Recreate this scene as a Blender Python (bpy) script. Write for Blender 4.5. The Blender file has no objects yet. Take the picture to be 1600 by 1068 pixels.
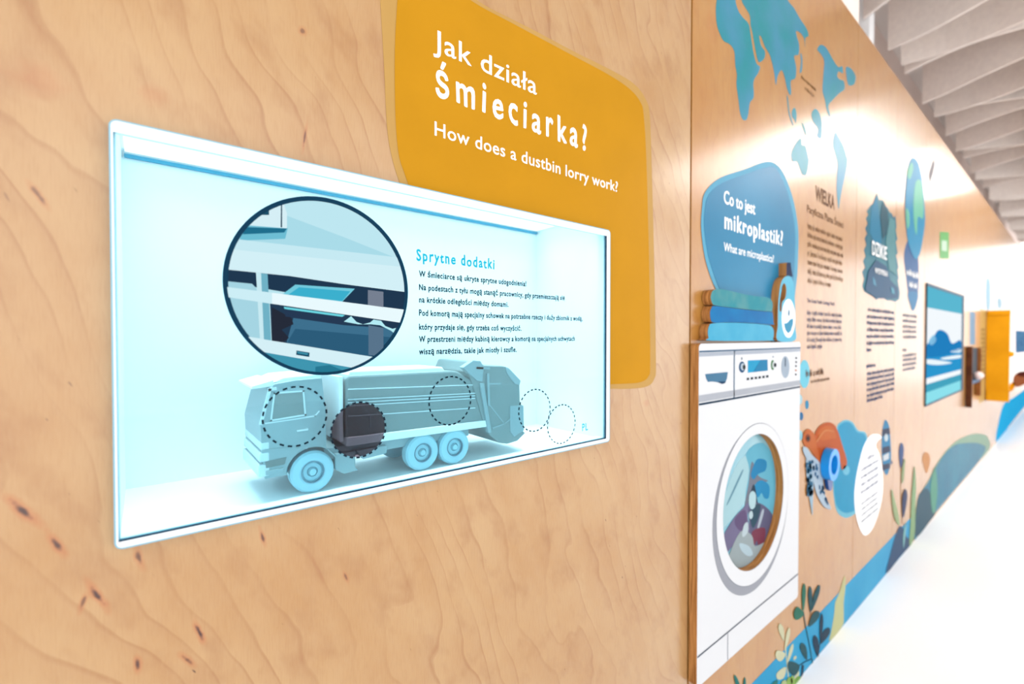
import bpy, bmesh, math, random
from mathutils import Vector, Matrix, Euler
from mathutils.geometry import tessellate_polygon

# ------------------------------------------------------------------ camera, world, lights, exposure
F_PX = 717.0
THETA = math.radians(51.25)
PITCH = math.radians(0.9)
SHIFT_PX = 3.26
D, H = 0.6575, 1.29
C = bpy.context.scene.collection
SC = bpy.context.scene

cam_data = bpy.data.cameras.new('camera')
cam_data.sensor_width = 36.0
cam_data.lens = F_PX / 1600 * 36
cam_data.shift_y = SHIFT_PX / 1600
cam_data.clip_start = 0.02
cam_data.dof.use_dof = True
cam_data.dof.focus_distance = 0.77
cam_data.dof.aperture_fstop = 2.4
cam = bpy.data.objects.new('camera', cam_data)
C.objects.link(cam)
cam.location = (D, 0, H)
cam.rotation_euler = (math.pi / 2 - PITCH, 0, THETA)
SC.camera = cam

world = bpy.data.worlds.new('daylight')
SC.world = world
world.use_nodes = True
world.node_tree.nodes['Background'].inputs[0].default_value = (0.985, 0.99, 1.0, 1)
world.node_tree.nodes['Background'].inputs[1].default_value = 2.7

SC.view_settings.view_transform = 'Standard'
SC.view_settings.look = 'None'
SC.view_settings.gamma = 1
SC.view_settings.exposure = 0.0

# ------------------------------------------------------------------ helpers
RM = Euler((math.pi / 2 - PITCH, 0, THETA), 'XYZ').to_matrix()
EYE = Vector((D, 0, H))


def at(px, py, off=0.0):
    """where the sight line of a photograph pixel meets the plane x = off (parallel to the plywood wall)"""
    d = RM @ Vector(((px - 800) / F_PX, (534 - py + SHIFT_PX) / F_PX, -1.0))
    t = (off - D) / d.x
    return EYE + d * t


def lin(c):
    c = c / 255.0
    return c / 12.92 if c <= 0.04045 else ((c + 0.055) / 1.055) ** 2.4


def rgb(r, g, b, k=1.0):
    return (lin(r) * k, lin(g) * k, lin(b) * k, 1.0)


ORG = {}


def link(name, me, mats, parent=None, origin=None, smooth=False):
    """link a mesh whose vertices are given in world space"""
    if parent is not None:
        o0 = ORG[parent.name]
    else:
        if origin is None:
            vs = [v.co for v in me.vertices]
            o0 = Vector(((min(v.x for v in vs) + max(v.x for v in vs)) / 2,
                         (min(v.y for v in vs) + max(v.y for v in vs)) / 2,
                         min(v.z for v in vs)))
        else:
            o0 = Vector(origin)
    me.transform(Matrix.Translation(-o0))
    for m in (mats if isinstance(mats, (list, tuple)) else [mats]):
        me.materials.append(m)
    if smooth:
        for p in me.polygons:
            p.use_smooth = True
    ob = bpy.data.objects.new(name, me)
    C.objects.link(ob)
    if parent is not None:
        ob.parent = parent
    else:
        ob.location = o0
    ORG[ob.name] = o0
    return ob


def thing(name, label, cat, loc, group=None):
    o = bpy.data.objects.new(name, None)
    C.objects.link(o)
    o.location = loc
    o.empty_display_size = 0.05
    o['label'] = label
    o['category'] = cat
    if group:
        o['group'] = group
    ORG[o.name] = Vector(loc)
    return o


def tag(o, label, cat, group=None):
    o['label'] = label
    o['category'] = cat
    if group:
        o['group'] = group
    return o


def struct(o):
    o['kind'] = 'structure'
    return o


def bm_to(name, bm, mats, parent=None, origin=None, smooth=False):
    me = bpy.data.meshes.new(name)
    bmesh.ops.recalc_face_normals(bm, faces=bm.faces)
    bm.to_mesh(me)
    bm.free()
    return link(name, me, mats, parent, origin, smooth)


def add_box(bm, a, b, mi=0, bev=0.0):
    x0, x1 = sorted((a[0], b[0])); y0, y1 = sorted((a[1], b[1])); z0, z1 = sorted((a[2], b[2]))
    v = [bm.verts.new(p) for p in ((x0, y0, z0), (x1, y0, z0), (x1, y1, z0), (x0, y1, z0),
                                   (x0, y0, z1), (x1, y0, z1), (x1, y1, z1), (x0, y1, z1))]
    fs = [bm.faces.new([v[i] for i in q]) for q in ((0, 3, 2, 1), (4, 5, 6, 7), (0, 1, 5, 4),
                                                    (1, 2, 6, 5), (2, 3, 7, 6), (3, 0, 4, 7))]
    for f in fs:
        f.material_index = mi
    if bev:
        es = list({e for f in fs for e in f.edges})
        bmesh.ops.bevel(bm, geom=es, offset=bev, segments=2, affect='EDGES', profile=0.5)
    return fs


def box(name, a, b, mat, parent=None, bev=0.0):
    bm = bmesh.new()
    add_box(bm, a, b, 0, bev)
    return bm_to(name, bm, mat, parent)


def add_slab(bm, loops, x0, x1, mi_front=0, mi_side=0):
    """loops: list of (y, z) loops, outer first then holes; extruded from x0 (back) to x1 (front)"""
    tri = tessellate_polygon([[Vector((y, z, 0)) for y, z in lp] for lp in loops])
    flat = [p for lp in loops for p in lp]
    vf = [bm.verts.new((x1, y, z)) for y, z in flat]
    vb = [bm.verts.new((x0, y, z)) for y, z in flat]
    for t in tri:
        try:
            f = bm.faces.new([vf[i] for i in t]); f.material_index = mi_front
            f = bm.faces.new([vb[i] for i in reversed(t)]); f.material_index = mi_side
        except ValueError:
            pass
    k = 0
    for lp in loops:
        n = len(lp)
        for i in range(n):
            j = (i + 1) % n
            try:
                f = bm.faces.new((vf[k + i], vb[k + i], vb[k + j], vf[k + j])); f.material_index = mi_side
            except ValueError:
                pass
        k += n


def smooth_loop(pts, n=5):
    out = []
    m = len(pts)
    for i in range(m):
        p0, p1, p2, p3 = (pts[(i + k - 1) % m] for k in range(4))
        for s in range(n):
            t = s / n
            out.append(tuple(0.5 * (2 * p1[a] + (p2[a] - p0[a]) * t + (2 * p0[a] - 5 * p1[a] + 4 * p2[a] - p3[a]) * t * t
                                    + (3 * p1[a] - p0[a] - 3 * p2[a] + p3[a]) * t ** 3) for a in (0, 1)))
    return out


def zm(pts, sc, ox, oy):
    return [(x / sc + ox, y / sc + oy) for x, y in pts]


def to_plane(pts, off):
    return [(p.y, p.z) for p in (at(x, y, off) for x, y in pts)]


T_ST = 0.0004      # sticker film thickness


def sticker(name, pts, lay, mat, parent=None, smooth=True, base=0.0, holes=None):
    """a flat printed film on the wall: pts are photograph pixels, lay is its place in the pile of films"""
    off = base + 0.0002 + lay * T_ST * 1.6
    lp = to_plane(pts, off + T_ST)
    if smooth:
        lp = smooth_loop(lp)
    bm = bmesh.new()
    add_slab(bm, [lp] + (holes or []), off, off + T_ST)
    return bm_to(name, bm, mat, parent)


def disc_loop(cy, cz, ry, rz=None, n=48):
    rz = rz or ry
    return [(cy + ry * math.cos(2 * math.pi * i / n), cz + rz * math.sin(2 * math.pi * i / n)) for i in range(n)]


def clip_convex(poly, clip):
    out = poly
    n = len(clip)
    for i in range(n):
        a, b = clip[i], clip[(i + 1) % n]
        inp, out = out, []
        if not inp:
            return []

        def side(p):
            return (b[0] - a[0]) * (p[1] - a[1]) - (b[1] - a[1]) * (p[0] - a[0])
        for k in range(len(inp)):
            p, q = inp[k - 1], inp[k]
            sp, sq = side(p), side(q)
            if (sp >= 0) != (sq >= 0):
                t = sp / (sp - sq)
                out.append((p[0] + (q[0] - p[0]) * t, p[1] + (q[1] - p[1]) * t))
            if sq >= 0:
                out.append(q)
    return out


CAP = {}


def text_verts(s, bold=0.0, spacing=1.0):
    cu = bpy.data.curves.new('lettering_curve', 'FONT')
    cu.body = s
    cu.size = 1.0
    cu.extrude = 0.0
    cu.offset = 0.0
    cu.space_character = spacing
    cu.resolution_u = 3
    ob = bpy.data.objects.new('lettering_curve', cu)
    C.objects.link(ob)
    dg = bpy.context.evaluated_depsgraph_get()
    dg.update()
    me = bpy.data.meshes.new_from_object(ob.evaluated_get(dg))
    bpy.data.objects.remove(ob)
    bpy.data.curves.remove(cu)
    if bold > 0:
        # heavier strokes: the outline repeated a hair to each side
        bm = bmesh.new()
        for k, (dx, dy) in enumerate(((0, 0), (bold, 0), (-bold, 0), (0, bold), (0, -bold), (bold * .7, bold * .7), (-bold * .7, -bold * .7), (bold * .7, -bold * .7), (-bold * .7, bold * .7))):
            n0 = len(bm.verts)
            bm.from_mesh(me)
            bm.verts.ensure_lookup_table()
            for v in bm.verts[n0:]:
                v.co.x += dx; v.co.y += dy; v.co.z = k * 1e-5
        bm.to_mesh(me)
        bm.free()
    return me


def lettering(name, s, left, base_y, right, cap_px, mat, parent, lay=3, base=0.0, bold=0.0, spacing=1.0, shear=0.0, wob=0.0, seed=1):
    off = base + 0.0002 + lay * T_ST * 1.6
    p0 = at(left, base_y, off)
    p1 = at(right, base_y, off)
    ch = p0.z - at(left, base_y + cap_px, off).z
    key = round(bold, 4)
    if key not in CAP:
        m = text_verts('H', bold)
        ys = [v.co.y for v in m.vertices]
        CAP[key] = (max(ys) - min(ys)) if ys else 0.7
        bpy.data.meshes.remove(m)
    me = text_verts(s, bold, spacing)
    xs = [v.co.x for v in me.vertices]
    if not xs:
        return None
    x0, x1 = min(xs), max(xs)
    kx = (p1.y - p0.y) / (x1 - x0)
    kz = ch / CAP[key]
    ph = seed * 1.7
    for v in me.vertices:
        x, y = v.co.x, v.co.y
        if wob:
            y = y * (1 + wob * math.sin(x * 4.1 + ph)) + wob * 0.35 * math.sin(x * 6.3 + ph * 2)
            x = x + wob * 0.25 * math.sin(y * 5 + x * 3.0)
        v.co = Vector((off + T_ST * 0.6 + v.co.z, p0.y + (x - x0 + shear * y) * kx, p0.z + y * kz))
    me.name = name
    me.materials.clear()
    for pg in me.polygons:
        pg.use_smooth = False
    bm = bmesh.new()
    bm.from_mesh(me)
    bmesh.ops.remove_doubles(bm, verts=bm.verts, dist=1e-6)
    ret = bmesh.ops.extrude_face_region(bm, geom=bm.faces[:])
    for g in ret['geom']:
        if isinstance(g, bmesh.types.BMVert):
            g.co.x -= T_ST * 0.6
    bmesh.ops.recalc_face_normals(bm, faces=bm.faces)
    for fc in bm.faces:
        fc.smooth = False
    bm.to_mesh(me)
    bm.free()
    return link(name, me, mat, parent)


def scribble(name, lines, xh_px, mat, parent, lay=3, base=0.0, seed=0, weight=0.14):
    """lines of print too small to read in the photograph: rows of short pen strokes, (left, y, right) in pixels"""
    rnd = random.Random(seed)
    off = base + 0.0002 + lay * T_ST * 1.6
    bm = bmesh.new()

    def stroke(y0, z0, y1, z1, w):
        d = Vector((y1 - y0, z1 - z0)); 
        if d.length < 1e-6:
            return
        n = Vector((-d.y, d.x)).normalized() * w / 2
        add_slab(bm, [[(y0 + n.x, z0 + n.y), (y0 - n.x, z0 - n.y), (y1 - n.x, z1 - n.y), (y1 + n.x, z1 + n.y)]], off, off + T_ST * 0.6)
    for (l, y, r) in lines:
        p0 = at(l, y, off); p1 = at(r, y, off)
        xh = p0.z - at(l, y + xh_px, off).z
        w = xh * weight
        cur = p0.y
        left = rnd.randint(2, 8)
        while cur < p1.y:
            cw = xh * rnd.uniform(0.45, 0.75)
            if left == 0:
                cur += xh * 0.55
                left = rnd.randint(2, 9)
                continue
            up = rnd.choice((1, 1, 1, 1.5)); dn = rnd.choice((0, 0, 0, 0, 0.4))
            stroke(cur, p0.z - dn * xh, cur, p0.z + up * xh, w)
            k = rnd.random()
            if k < 0.6:
                stroke(cur, p0.z + xh * 0.92, cur + cw * 0.7, p0.z + xh * 0.88, w)
                stroke(cur + cw * 0.7, p0.z + xh * 0.9, cur + cw * 0.7, p0.z, w)
            elif k < 0.85:
                stroke(cur, p0.z + xh * 0.08, cur + cw * 0.7, p0.z + xh * 0.1, w)
                stroke(cur, p0.z + xh * 0.55, cur + cw * 0.7, p0.z + xh * 0.5, w)
            cur += cw
            left -= 1
    return bm_to(name, bm, mat, parent)


# ------------------------------------------------------------------ materials
E = 1.85      # light the wall receives, so that printed colours come out as the photograph shows


def principled(name, col, rough=0.5, spec=0.5, metal=0.0):
    m = bpy.data.materials.new(name)
    m.use_nodes = True
    b = m.node_tree.nodes['Principled BSDF']
    b.inputs['Base Color'].default_value = col
    b.inputs['Roughness'].default_value = rough
    b.inputs['Specular IOR Level'].default_value = spec
    b.inputs['Metallic'].default_value = metal
    return m


def mottled(name, c1, c2, scale=6.0, rough=0.5, spec=0.03, detail=3.0):
    m = principled(name, c1, rough, spec)
    nt = m.node_tree
    g = nt.nodes.new('ShaderNodeNewGeometry')
    n = nt.nodes.new('ShaderNodeTexNoise')
    n.inputs['Scale'].default_value = scale
    n.inputs['Detail'].default_value = detail
    r = nt.nodes.new('ShaderNodeValToRGB')
    r.color_ramp.elements[0].position = 0.35; r.color_ramp.elements[0].color = c1
    r.color_ramp.elements[1].position = 0.65; r.color_ramp.elements[1].color = c2
    nt.links.new(g.outputs['Position'], n.inputs['Vector'])
    nt.links.new(n.outputs['Fac'], r.inputs['Fac'])
    nt.links.new(r.outputs['Color'], nt.nodes['Principled BSDF'].inputs['Base Color'])
    return m


PRINT = {}


def ink(r, g, b, rough=0.38):
    """printed film of a given colour, slightly uneven"""
    k = (r, g, b)
    if k not in PRINT:
        a = rgb(r, g, b, 1 / E)
        a = tuple(min(0.92, v) for v in a[:3]) + (1,)
        a2 = tuple(v * 0.95 for v in a[:3]) + (1,)
        PRINT[k] = mottled('print_%d_%d_%d' % k, a, a2, 9.0, rough, 0.03)
    return PRINT[k]


GLOW = {}


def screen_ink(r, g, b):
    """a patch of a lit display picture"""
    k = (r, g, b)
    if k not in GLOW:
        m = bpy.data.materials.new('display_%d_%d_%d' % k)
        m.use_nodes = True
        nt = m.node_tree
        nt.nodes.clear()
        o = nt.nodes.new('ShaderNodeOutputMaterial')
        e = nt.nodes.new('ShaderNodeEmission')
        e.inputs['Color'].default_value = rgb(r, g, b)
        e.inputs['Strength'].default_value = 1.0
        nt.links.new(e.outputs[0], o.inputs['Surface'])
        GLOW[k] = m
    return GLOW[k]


class NT:
    def __init__(self, nt):
        self.nt = nt

    def _in(self, sock, v):
        if v is None:
            return
        if hasattr(v, 'is_output'):
            self.nt.links.new(v, sock)
        else:
            sock.default_value = v

    def math(self, op, a, b=None, c=None, clamp=False):
        n = self.nt.nodes.new('ShaderNodeMath'); n.operation = op; n.use_clamp = clamp
        self._in(n.inputs[0], a); self._in(n.inputs[1], b); self._in(n.inputs[2], c)
        return n.outputs[0]

    def comb(self, x, y, z):
        n = self.nt.nodes.new('ShaderNodeCombineXYZ')
        self._in(n.inputs[0], x); self._in(n.inputs[1], y); self._in(n.inputs[2], z)
        return n.outputs[0]

    def noise(self, v, scale=1.0, detail=3.0, rough=0.5, dist=0.0):
        n = self.nt.nodes.new('ShaderNodeTexNoise')
        self._in(n.inputs['Vector'], v)
        n.inputs['Scale'].default_value = scale; n.inputs['Detail'].default_value = detail
        n.inputs['Roughness'].default_value = rough; n.inputs['Distortion'].default_value = dist
        return n.outputs['Fac']

    def ramp(self, f, stops):
        n = self.nt.nodes.new('ShaderNodeValToRGB')
        el = n.color_ramp.elements
        while len(el) < len(stops):
            el.new(0.5)
        for e, (p, c) in zip(el, stops):
            e.position = p
            e.color = c if isinstance(c, tuple) else (c, c, c, 1)
        self._in(n.inputs[0], f)
        return n.outputs['Color']

    def mix(self, f, a, b, mode='MIX'):
        n = self.nt.nodes.new('ShaderNodeMix'); n.data_type = 'RGBA'; n.blend_type = mode
        self._in(n.inputs[0], f); self._in(n.inputs[6], a); self._in(n.inputs[7], b)
        return n.outputs[2]


def plywood(name, base, light, dark, tilt, ring_freq, knots=(), fleck=1.0, rough=0.4, ring_amt=0.58, coat=0.2, cw=1.0):
    m = bpy.data.materials.new(name)
    m.use_nodes = True
    nt = m.node_tree
    q = NT(nt)
    b = nt.nodes['Principled BSDF']
    geo = nt.nodes.new('ShaderNodeNewGeometry')
    sep = nt.nodes.new('ShaderNodeSeparateXYZ')
    nt.links.new(geo.outputs['Position'], sep.inputs[0])
    y, z = sep.outputs[1], sep.outputs[2]
    ca, sa = math.cos(tilt), math.sin(tilt)
    across = q.math('ADD', q.math('MULTIPLY', y, ca), q.math('MULTIPLY', z, sa))
    along = q.math('SUBTRACT', q.math('MULTIPLY', z, ca), q.math('MULTIPLY', y, sa))
    vec = q.comb(q.math('MULTIPLY', across, 3.2), q.math('MULTIPLY', along, 1.3), 0.37)
    warp = q.noise(vec, 1.3, 2.5, 0.5, 0.4)
    wav = q.noise(q.comb(q.math('MULTIPLY', across, 9.0), q.math('MULTIPLY', along, 8.0), 1.2), 1.0, 2.0, 0.5)
    g = q.math('ADD', q.math('ADD', q.math('MULTIPLY', across, ring_freq), q.math('MULTIPLY', warp, 8.0)), q.math('MULTIPLY', wav, 0.9))
    fr = q.math('FRACT', g)
    # asymmetric growth rings: slow swell, thin dark edge
    ring = q.ramp(fr, [(0.0, 0.0), (0.5, 0.14), (0.84, 0.36), (0.94, 1.0), (0.985, 0.5), (1.0, 0.05)])
    ringm = q.math('MULTIPLY', q.math('MULTIPLY', ring, ring_amt),
                   q.ramp(q.noise(q.comb(q.math('MULTIPLY', across, 4), q.math('MULTIPLY', along, 3), 3.1), 1.6, 2.0), [(0.35, 0.15), (0.68, 1.0)]))
    blotch = q.noise(q.comb(q.math('MULTIPLY', across, 9), q.math('MULTIPLY', along, 5), 7.7), 1.0, 3.0, 0.6)
    col = q.mix(q.ramp(blotch, [(0.3, 0.0), (0.7, 1.0)]), base, light)
    col = q.mix(ringm, col, dark)
    blush = q.noise(q.comb(q.math('MULTIPLY', across, 22), q.math('MULTIPLY', along, 12), 11.0), 1.0, 3.0, 0.55)
    col = q.mix(q.ramp(blush, [(0.52, 0.0), (0.75, 0.4)]), col, dark)
    # fine pores
    pore = q.noise(q.comb(q.math('MULTIPLY', y, 620), q.math('MULTIPLY', z, 40), 0.0), 1.0, 2.0, 0.6)
    col = q.mix(q.ramp(pore, [(0.45, 0.0), (0.8, 0.2)]), col, dark)
    pore2 = q.noise(q.comb(q.math('MULTIPLY', y, 260), q.math('MULTIPLY', z, 60), 5.0), 1.0, 2.0, 0.6)
    col = q.mix(q.ramp(pore2, [(0.45, 0.0), (0.75, 0.16)]), col, light)
    # little mineral flecks following the grain
    fl = q.noise(q.comb(q.math('MULTIPLY', across, 170), q.math('MULTIPLY', along, 48), 2.0), 1.0, 1.0, 0.5)
    flz = q.noise(q.comb(q.math('MULTIPLY', across, 6), q.math('MULTIPLY', along, 4), 9.0), 1.0, 2.0, 0.5)
    flm = q.math('MULTIPLY', q.ramp(fl, [(0.765, 0.0), (0.82, 0.85)]), q.ramp(flz, [(0.45, 0.0), (0.62, fleck)]))
    rust = rgb(176, 88, 34, 0.8)
    brown = rgb(70, 28, 10, 0.7)
    col = q.mix(flm, col, brown)
    # knots and gum streaks at their own places: (y, z, half width, half length, tilt, strength)
    wob = q.noise(q.comb(q.math('MULTIPLY', y, 60), q.math('MULTIPLY', z, 60), 4.0), 1.0, 2.0, 0.6)
    for (ky, kz, kw, kl, kt, ks) in knots:
        dy = q.math('SUBTRACT', y, ky); dz = q.math('SUBTRACT', z, kz)
        c2, s2 = math.cos(kt), math.sin(kt)
        u = q.math('DIVIDE', q.math('ADD', q.math('MULTIPLY', dy, c2), q.math('MULTIPLY', dz, s2)), kw)
        v = q.math('DIVIDE', q.math('SUBTRACT', q.math('MULTIPLY', dz, c2), q.math('MULTIPLY', dy, s2)), kl)
        r2 = q.math('SQRT', q.math('ADD', q.math('MULTIPLY', u, u), q.math('MULTIPLY', v, v)))
        r2 = q.math('ADD', r2, q.math('MULTIPLY', q.math('SUBTRACT', wob, 0.5), 1.6))
        col = q.mix(q.math('MULTIPLY', q.ramp(q.math('MULTIPLY', r2, 0.55), [(0.3, 1.0), (1.0, 0.0)]), ks * 0.6), col, rust)
        if ks > 0.5:
            col = q.mix(q.math('MULTIPLY', q.ramp(r2, [(0.35, 1.0), (0.9, 0.0)]), ks), col, brown)
    nt.links.new(col, b.inputs['Base Color'])
    b.inputs['Roughness'].default_value = rough
    b.inputs['Specular IOR Level'].default_value = 0.3
    b.inputs['Coat Weight'].default_value = cw
    b.inputs['Coat Roughness'].default_value = coat
    return m


def knot_at(px, py, w, l, t, s):
    p = at(px, py, 0)
    return (p.y, p.z, w, l, math.radians(t), s)


W_E = 1.98
near_knots = [
    knot_at(60, 125, 0.014, 0.012, 0, 0.35), knot_at(242, 150, 0.010, 0.008, 0, 0.35),
    knot_at(35, 797, 0.004, 0.017, 34, 1.0), knot_at(88, 850, 0.0032, 0.012, 24, 0.95),
    knot_at(152, 930, 0.0032, 0.016, 24, 1.0), knot_at(218, 872, 0.003, 0.011, 12, 0.8),
    knot_at(312, 988, 0.0026, 0.012, 18, 1.0), knot_at(215, 1038, 0.003, 0.008, 5, 0.95),
    knot_at(410, 838, 0.0022, 0.010, 14, 0.85), knot_at(292, 1030, 0.0028, 0.010, 35, 0.8),
    knot_at(473, 48, 0.004, 0.005, -20, 0.6), knot_at(476, 215, 0.0016, 0.016, -8, 0.75),
    knot_at(130, 940, 0.0022, 0.008, -15, 0.7), knot_at(60, 305, 0.0025, 0.012, 30, 0.6),
    knot_at(1010, 630, 0.010, 0.006, 0, 0.45), knot_at(540, 900, 0.002, 0.008, 20, 0.6)]
M_NEAR = plywood('plywood_cherry', rgb(219, 165, 102, 1 / W_E), rgb(233, 188, 130, 1 / W_E), rgb(180, 112, 56, 1 / W_E),
                 math.radians(24), 24.0, near_knots)
M_FAR = plywood('plywood_upright_grain', rgb(214, 144, 58, 1 / W_E), rgb(224, 164, 82, 1 / W_E), rgb(190, 118, 42, 1 / W_E),
                math.radians(2), 16.0, [knot_at(1112, 40, 0.02, 0.03, 0, 0.3)], 0.3, 0.4, 0.35, 0.2, 0.65)
M_PLY_EDGE = principled('plywood_edge', rgb(170, 116, 62), 0.6, 0.2)
_q = NT(M_PLY_EDGE.node_tree)
_g = M_PLY_EDGE.node_tree.nodes.new('ShaderNodeNewGeometry')
_s = M_PLY_EDGE.node_tree.nodes.new('ShaderNodeSeparateXYZ')
M_PLY_EDGE.node_tree.links.new(_g.outputs['Position'], _s.inputs[0])
_n = _q.noise(_q.comb(_q.math('MULTIPLY', _s.outputs[0], 420), _q.math('MULTIPLY', _s.outputs[1], 9), _q.math('MULTIPLY', _s.outputs[2], 9)), 1.0, 2.0)
M_PLY_EDGE.node_tree.links.new(_q.ramp(_n, [(0.35, rgb(128, 82, 40)), (0.6, rgb(182, 128, 72))]), M_PLY_EDGE.node_tree.nodes['Principled BSDF'].inputs['Base Color'])
M_DARK_GAP = principled('dark_gap', rgb(30, 22, 18), 0.8)
M_WHITE = principled('white_lacquer', (0.82, 0.83, 0.84, 1), 0.4, 0.4)
M_MACHINE = principled('white_print_on_plywood', (0.535, 0.55, 0.57, 1), 0.35, 0.12)
M_FLOOR = mottled('white_resin_floor', (0.93, 0.935, 0.94, 1), (0.89, 0.905, 0.925, 1), 1.2, 0.28, 0.5)
M_CEIL = principled('ceiling_paint', (0.75, 0.7, 0.67, 1), 0.8, 0.2)
M_FIN = mottled('baffle_felt', (0.82, 0.74, 0.68, 1), (0.77, 0.69, 0.64, 1), 30, 0.85, 0.15)
M_BULK = principled('grey_brown_bulkhead', (0.68, 0.57, 0.52, 1), 0.8, 0.2)
M_CASE = principled('case_white', (0.86, 0.9, 0.92, 1), 0.55, 0.3)
M_TRUCK = principled('truck_shaded_grey_plastic', (0.26, 0.355, 0.38, 1), 0.4, 0.3)  # cab and fittings: side shade darkened into the colour
M_TRUCK_W = principled('truck_toplit_white_plastic', (0.78, 0.84, 0.86, 1), 0.4, 0.3)  # white plastic; on the roof parts light from above is put into the colour
M_TRUCK_M = principled('truck_pale_plastic', (0.56, 0.66, 0.69, 1), 0.4, 0.3)
M_BODY = principled('container_shaded_grey_plastic', (0.19, 0.25, 0.255, 1), 0.45, 0.3)  # darker copy for container and tailgate, side shade put into the colour
M_TRUCK_D = principled('truck_dark_grille', (0.16, 0.2, 0.2, 1), 0.5, 0.3)
M_TYRE = principled('truck_pale_tyre', (0.32, 0.54, 0.62, 1), 0.6, 0.2)
M_RIM_D = principled('truck_rim_groove', (0.12, 0.22, 0.28, 1), 0.5, 0.3)
M_EDGE = principled('frosted_glass_edge', rgb(112, 160, 178), 0.25, 0.6)
M_BORDER = principled('white_glass_border', (0.62, 0.66, 0.68, 1), 0.3, 0.2)
M_LINE = principled('dark_blue_line', rgb(8, 44, 68), 0.6, 0.05)


def emission(name, col, k):
    m = bpy.data.materials.new(name)
    m.use_nodes = True
    nt = m.node_tree
    nt.nodes.clear()
    o = nt.nodes.new('ShaderNodeOutputMaterial')
    e = nt.nodes.new('ShaderNodeEmission')
    e.inputs['Color'].default_value = col
    e.inputs['Strength'].default_value = k
    nt.links.new(e.outputs[0], o.inputs['Surface'])
    return m


M_LED = emission('led_panel', (0.97, 1.0, 1.0, 1), 2.2)
M_LAMP = emission('lamp_diffuser', (1, 0.98, 0.96, 1), 9.0)


def glass(name, tint, refl=0.05, rough=0.02):
    m = bpy.data.materials.new(name)
    m.use_nodes = True
    nt = m.node_tree
    nt.nodes.clear()
    o = nt.nodes.new('ShaderNodeOutputMaterial')
    t = nt.nodes.new('ShaderNodeBsdfTransparent'); t.inputs['Color'].default_value = tint
    g = nt.nodes.new('ShaderNodeBsdfGlossy'); g.inputs['Roughness'].default_value = rough
    mx = nt.nodes.new('ShaderNodeMixShader'); mx.inputs[0].default_value = refl
    nt.links.new(t.outputs[0], mx.inputs[1]); nt.links.new(g.outputs[0], mx.inputs[2]); nt.links.new(mx.outputs[0], o.inputs['Surface'])
    return m


M_GLASS = glass('cyan_tinted_glass', (0.77, 0.935, 0.975, 1), 0.02)
M_DIM = glass('dimmed_display_disc', (0.54, 0.41, 0.43, 1), 0.01, 0.1)

# ------------------------------------------------------------------ the setting
WALL_TOP = H + 1.353 * 1.05
seam = lambda px, py: at(px, py, 0).y
S1, S2, S3 = seam(1078, 526), seam(1336, 526), seam(1401, 300)
GP = 0.012                                            # front of the glass pane
gl = (at(170, 183, GP).y + at(178, 860, GP).y) / 2
gr = (at(955, 360, GP).y + at(952, 690, GP).y) / 2
gt = (at(170, 183, GP).z + at(955, 360, GP).z) / 2
gb = (at(178, 860, GP).z + at(952, 690, GP).z) / 2
INS = 0.0026
ol, orr, ot, ob_ = gl + INS, gr - INS, gt - INS, gb + INS     # opening in the plywood
TH = 0.018


def rect(y0, y1, z0, z1):
    return [(y0, z0), (y1, z0), (y1, z1), (y0, z1)]


bm = bmesh.new()
add_slab(bm, [rect(-1.6, S1 - 0.004, 0, WALL_TOP), rect(ol, orr, ob_, ot)], -TH, 0)
struct(bm_to('wall_left', bm, M_NEAR))
edges = [S1 + 0.002, S2, S3, seam(1446, 330), seam(1540, 560), 10.5, 14.0, 18.0]
for i in range(len(edges) - 1):
    struct(box('wall_left', (-TH, edges[i] + 0.0015, 0), (0, edges[i + 1] - 0.0015, WALL_TOP), M_FAR))
struct(box('seam_shade_1', (-0.034, S1 - 0.03, 0), (-TH - 0.0005, S1 + 0.03, WALL_TOP), M_DARK_GAP))  # dark strip added behind the seam to stand for shade in the gap
struct(box('wall_back', (-0.42, -1.6, 0), (-0.40, 18, 3.9), M_BULK))
struct(box('floor', (-0.4, -2.5, -0.05), (9, 18, 0), M_FLOOR))
struct(box('ceiling', (-0.4, -2.5, 3.75), (4.6, 18, 3.8), M_CEIL))
struct(box('wall_left', (-0.075, -1.6, WALL_TOP - 0.1), (-0.055, at(1342, 30, -0.055).y, 3.74), principled('pale_upper_wall', (0.8, 0.71, 0.64, 1), 0.7, 0.2)))
# white column standing behind the plywood wall
p = at(1356, 40, -0.2)
tag(box('column', (-0.26, p.y - 0.05, 0), (-0.18, p.y + 0.05, 3.74), M_WHITE), 'slim white column rising behind the top of the wooden wall', 'column')

# ------------------------------------------------------------------ ceiling baffles: wavy felt boards across the corridor
ORD = ['nearest', 'second', 'third', 'fourth', 'fifth', 'sixth', 'seventh', 'eighth', 'ninth', 'tenth', 'eleventh', 'twelfth', 'thirteenth',
       'fourteenth', 'fifteenth', 'sixteenth', 'seventeenth', 'eighteenth', 'nineteenth', 'twentieth', 'twenty-first', 'twenty-second',
       'twenty-third', 'twenty-fourth', 'twenty-fifth', 'twenty-sixth', 'twenty-seventh', 'twenty-eighth', 'twenty-ninth', 'thirtieth']


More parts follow.
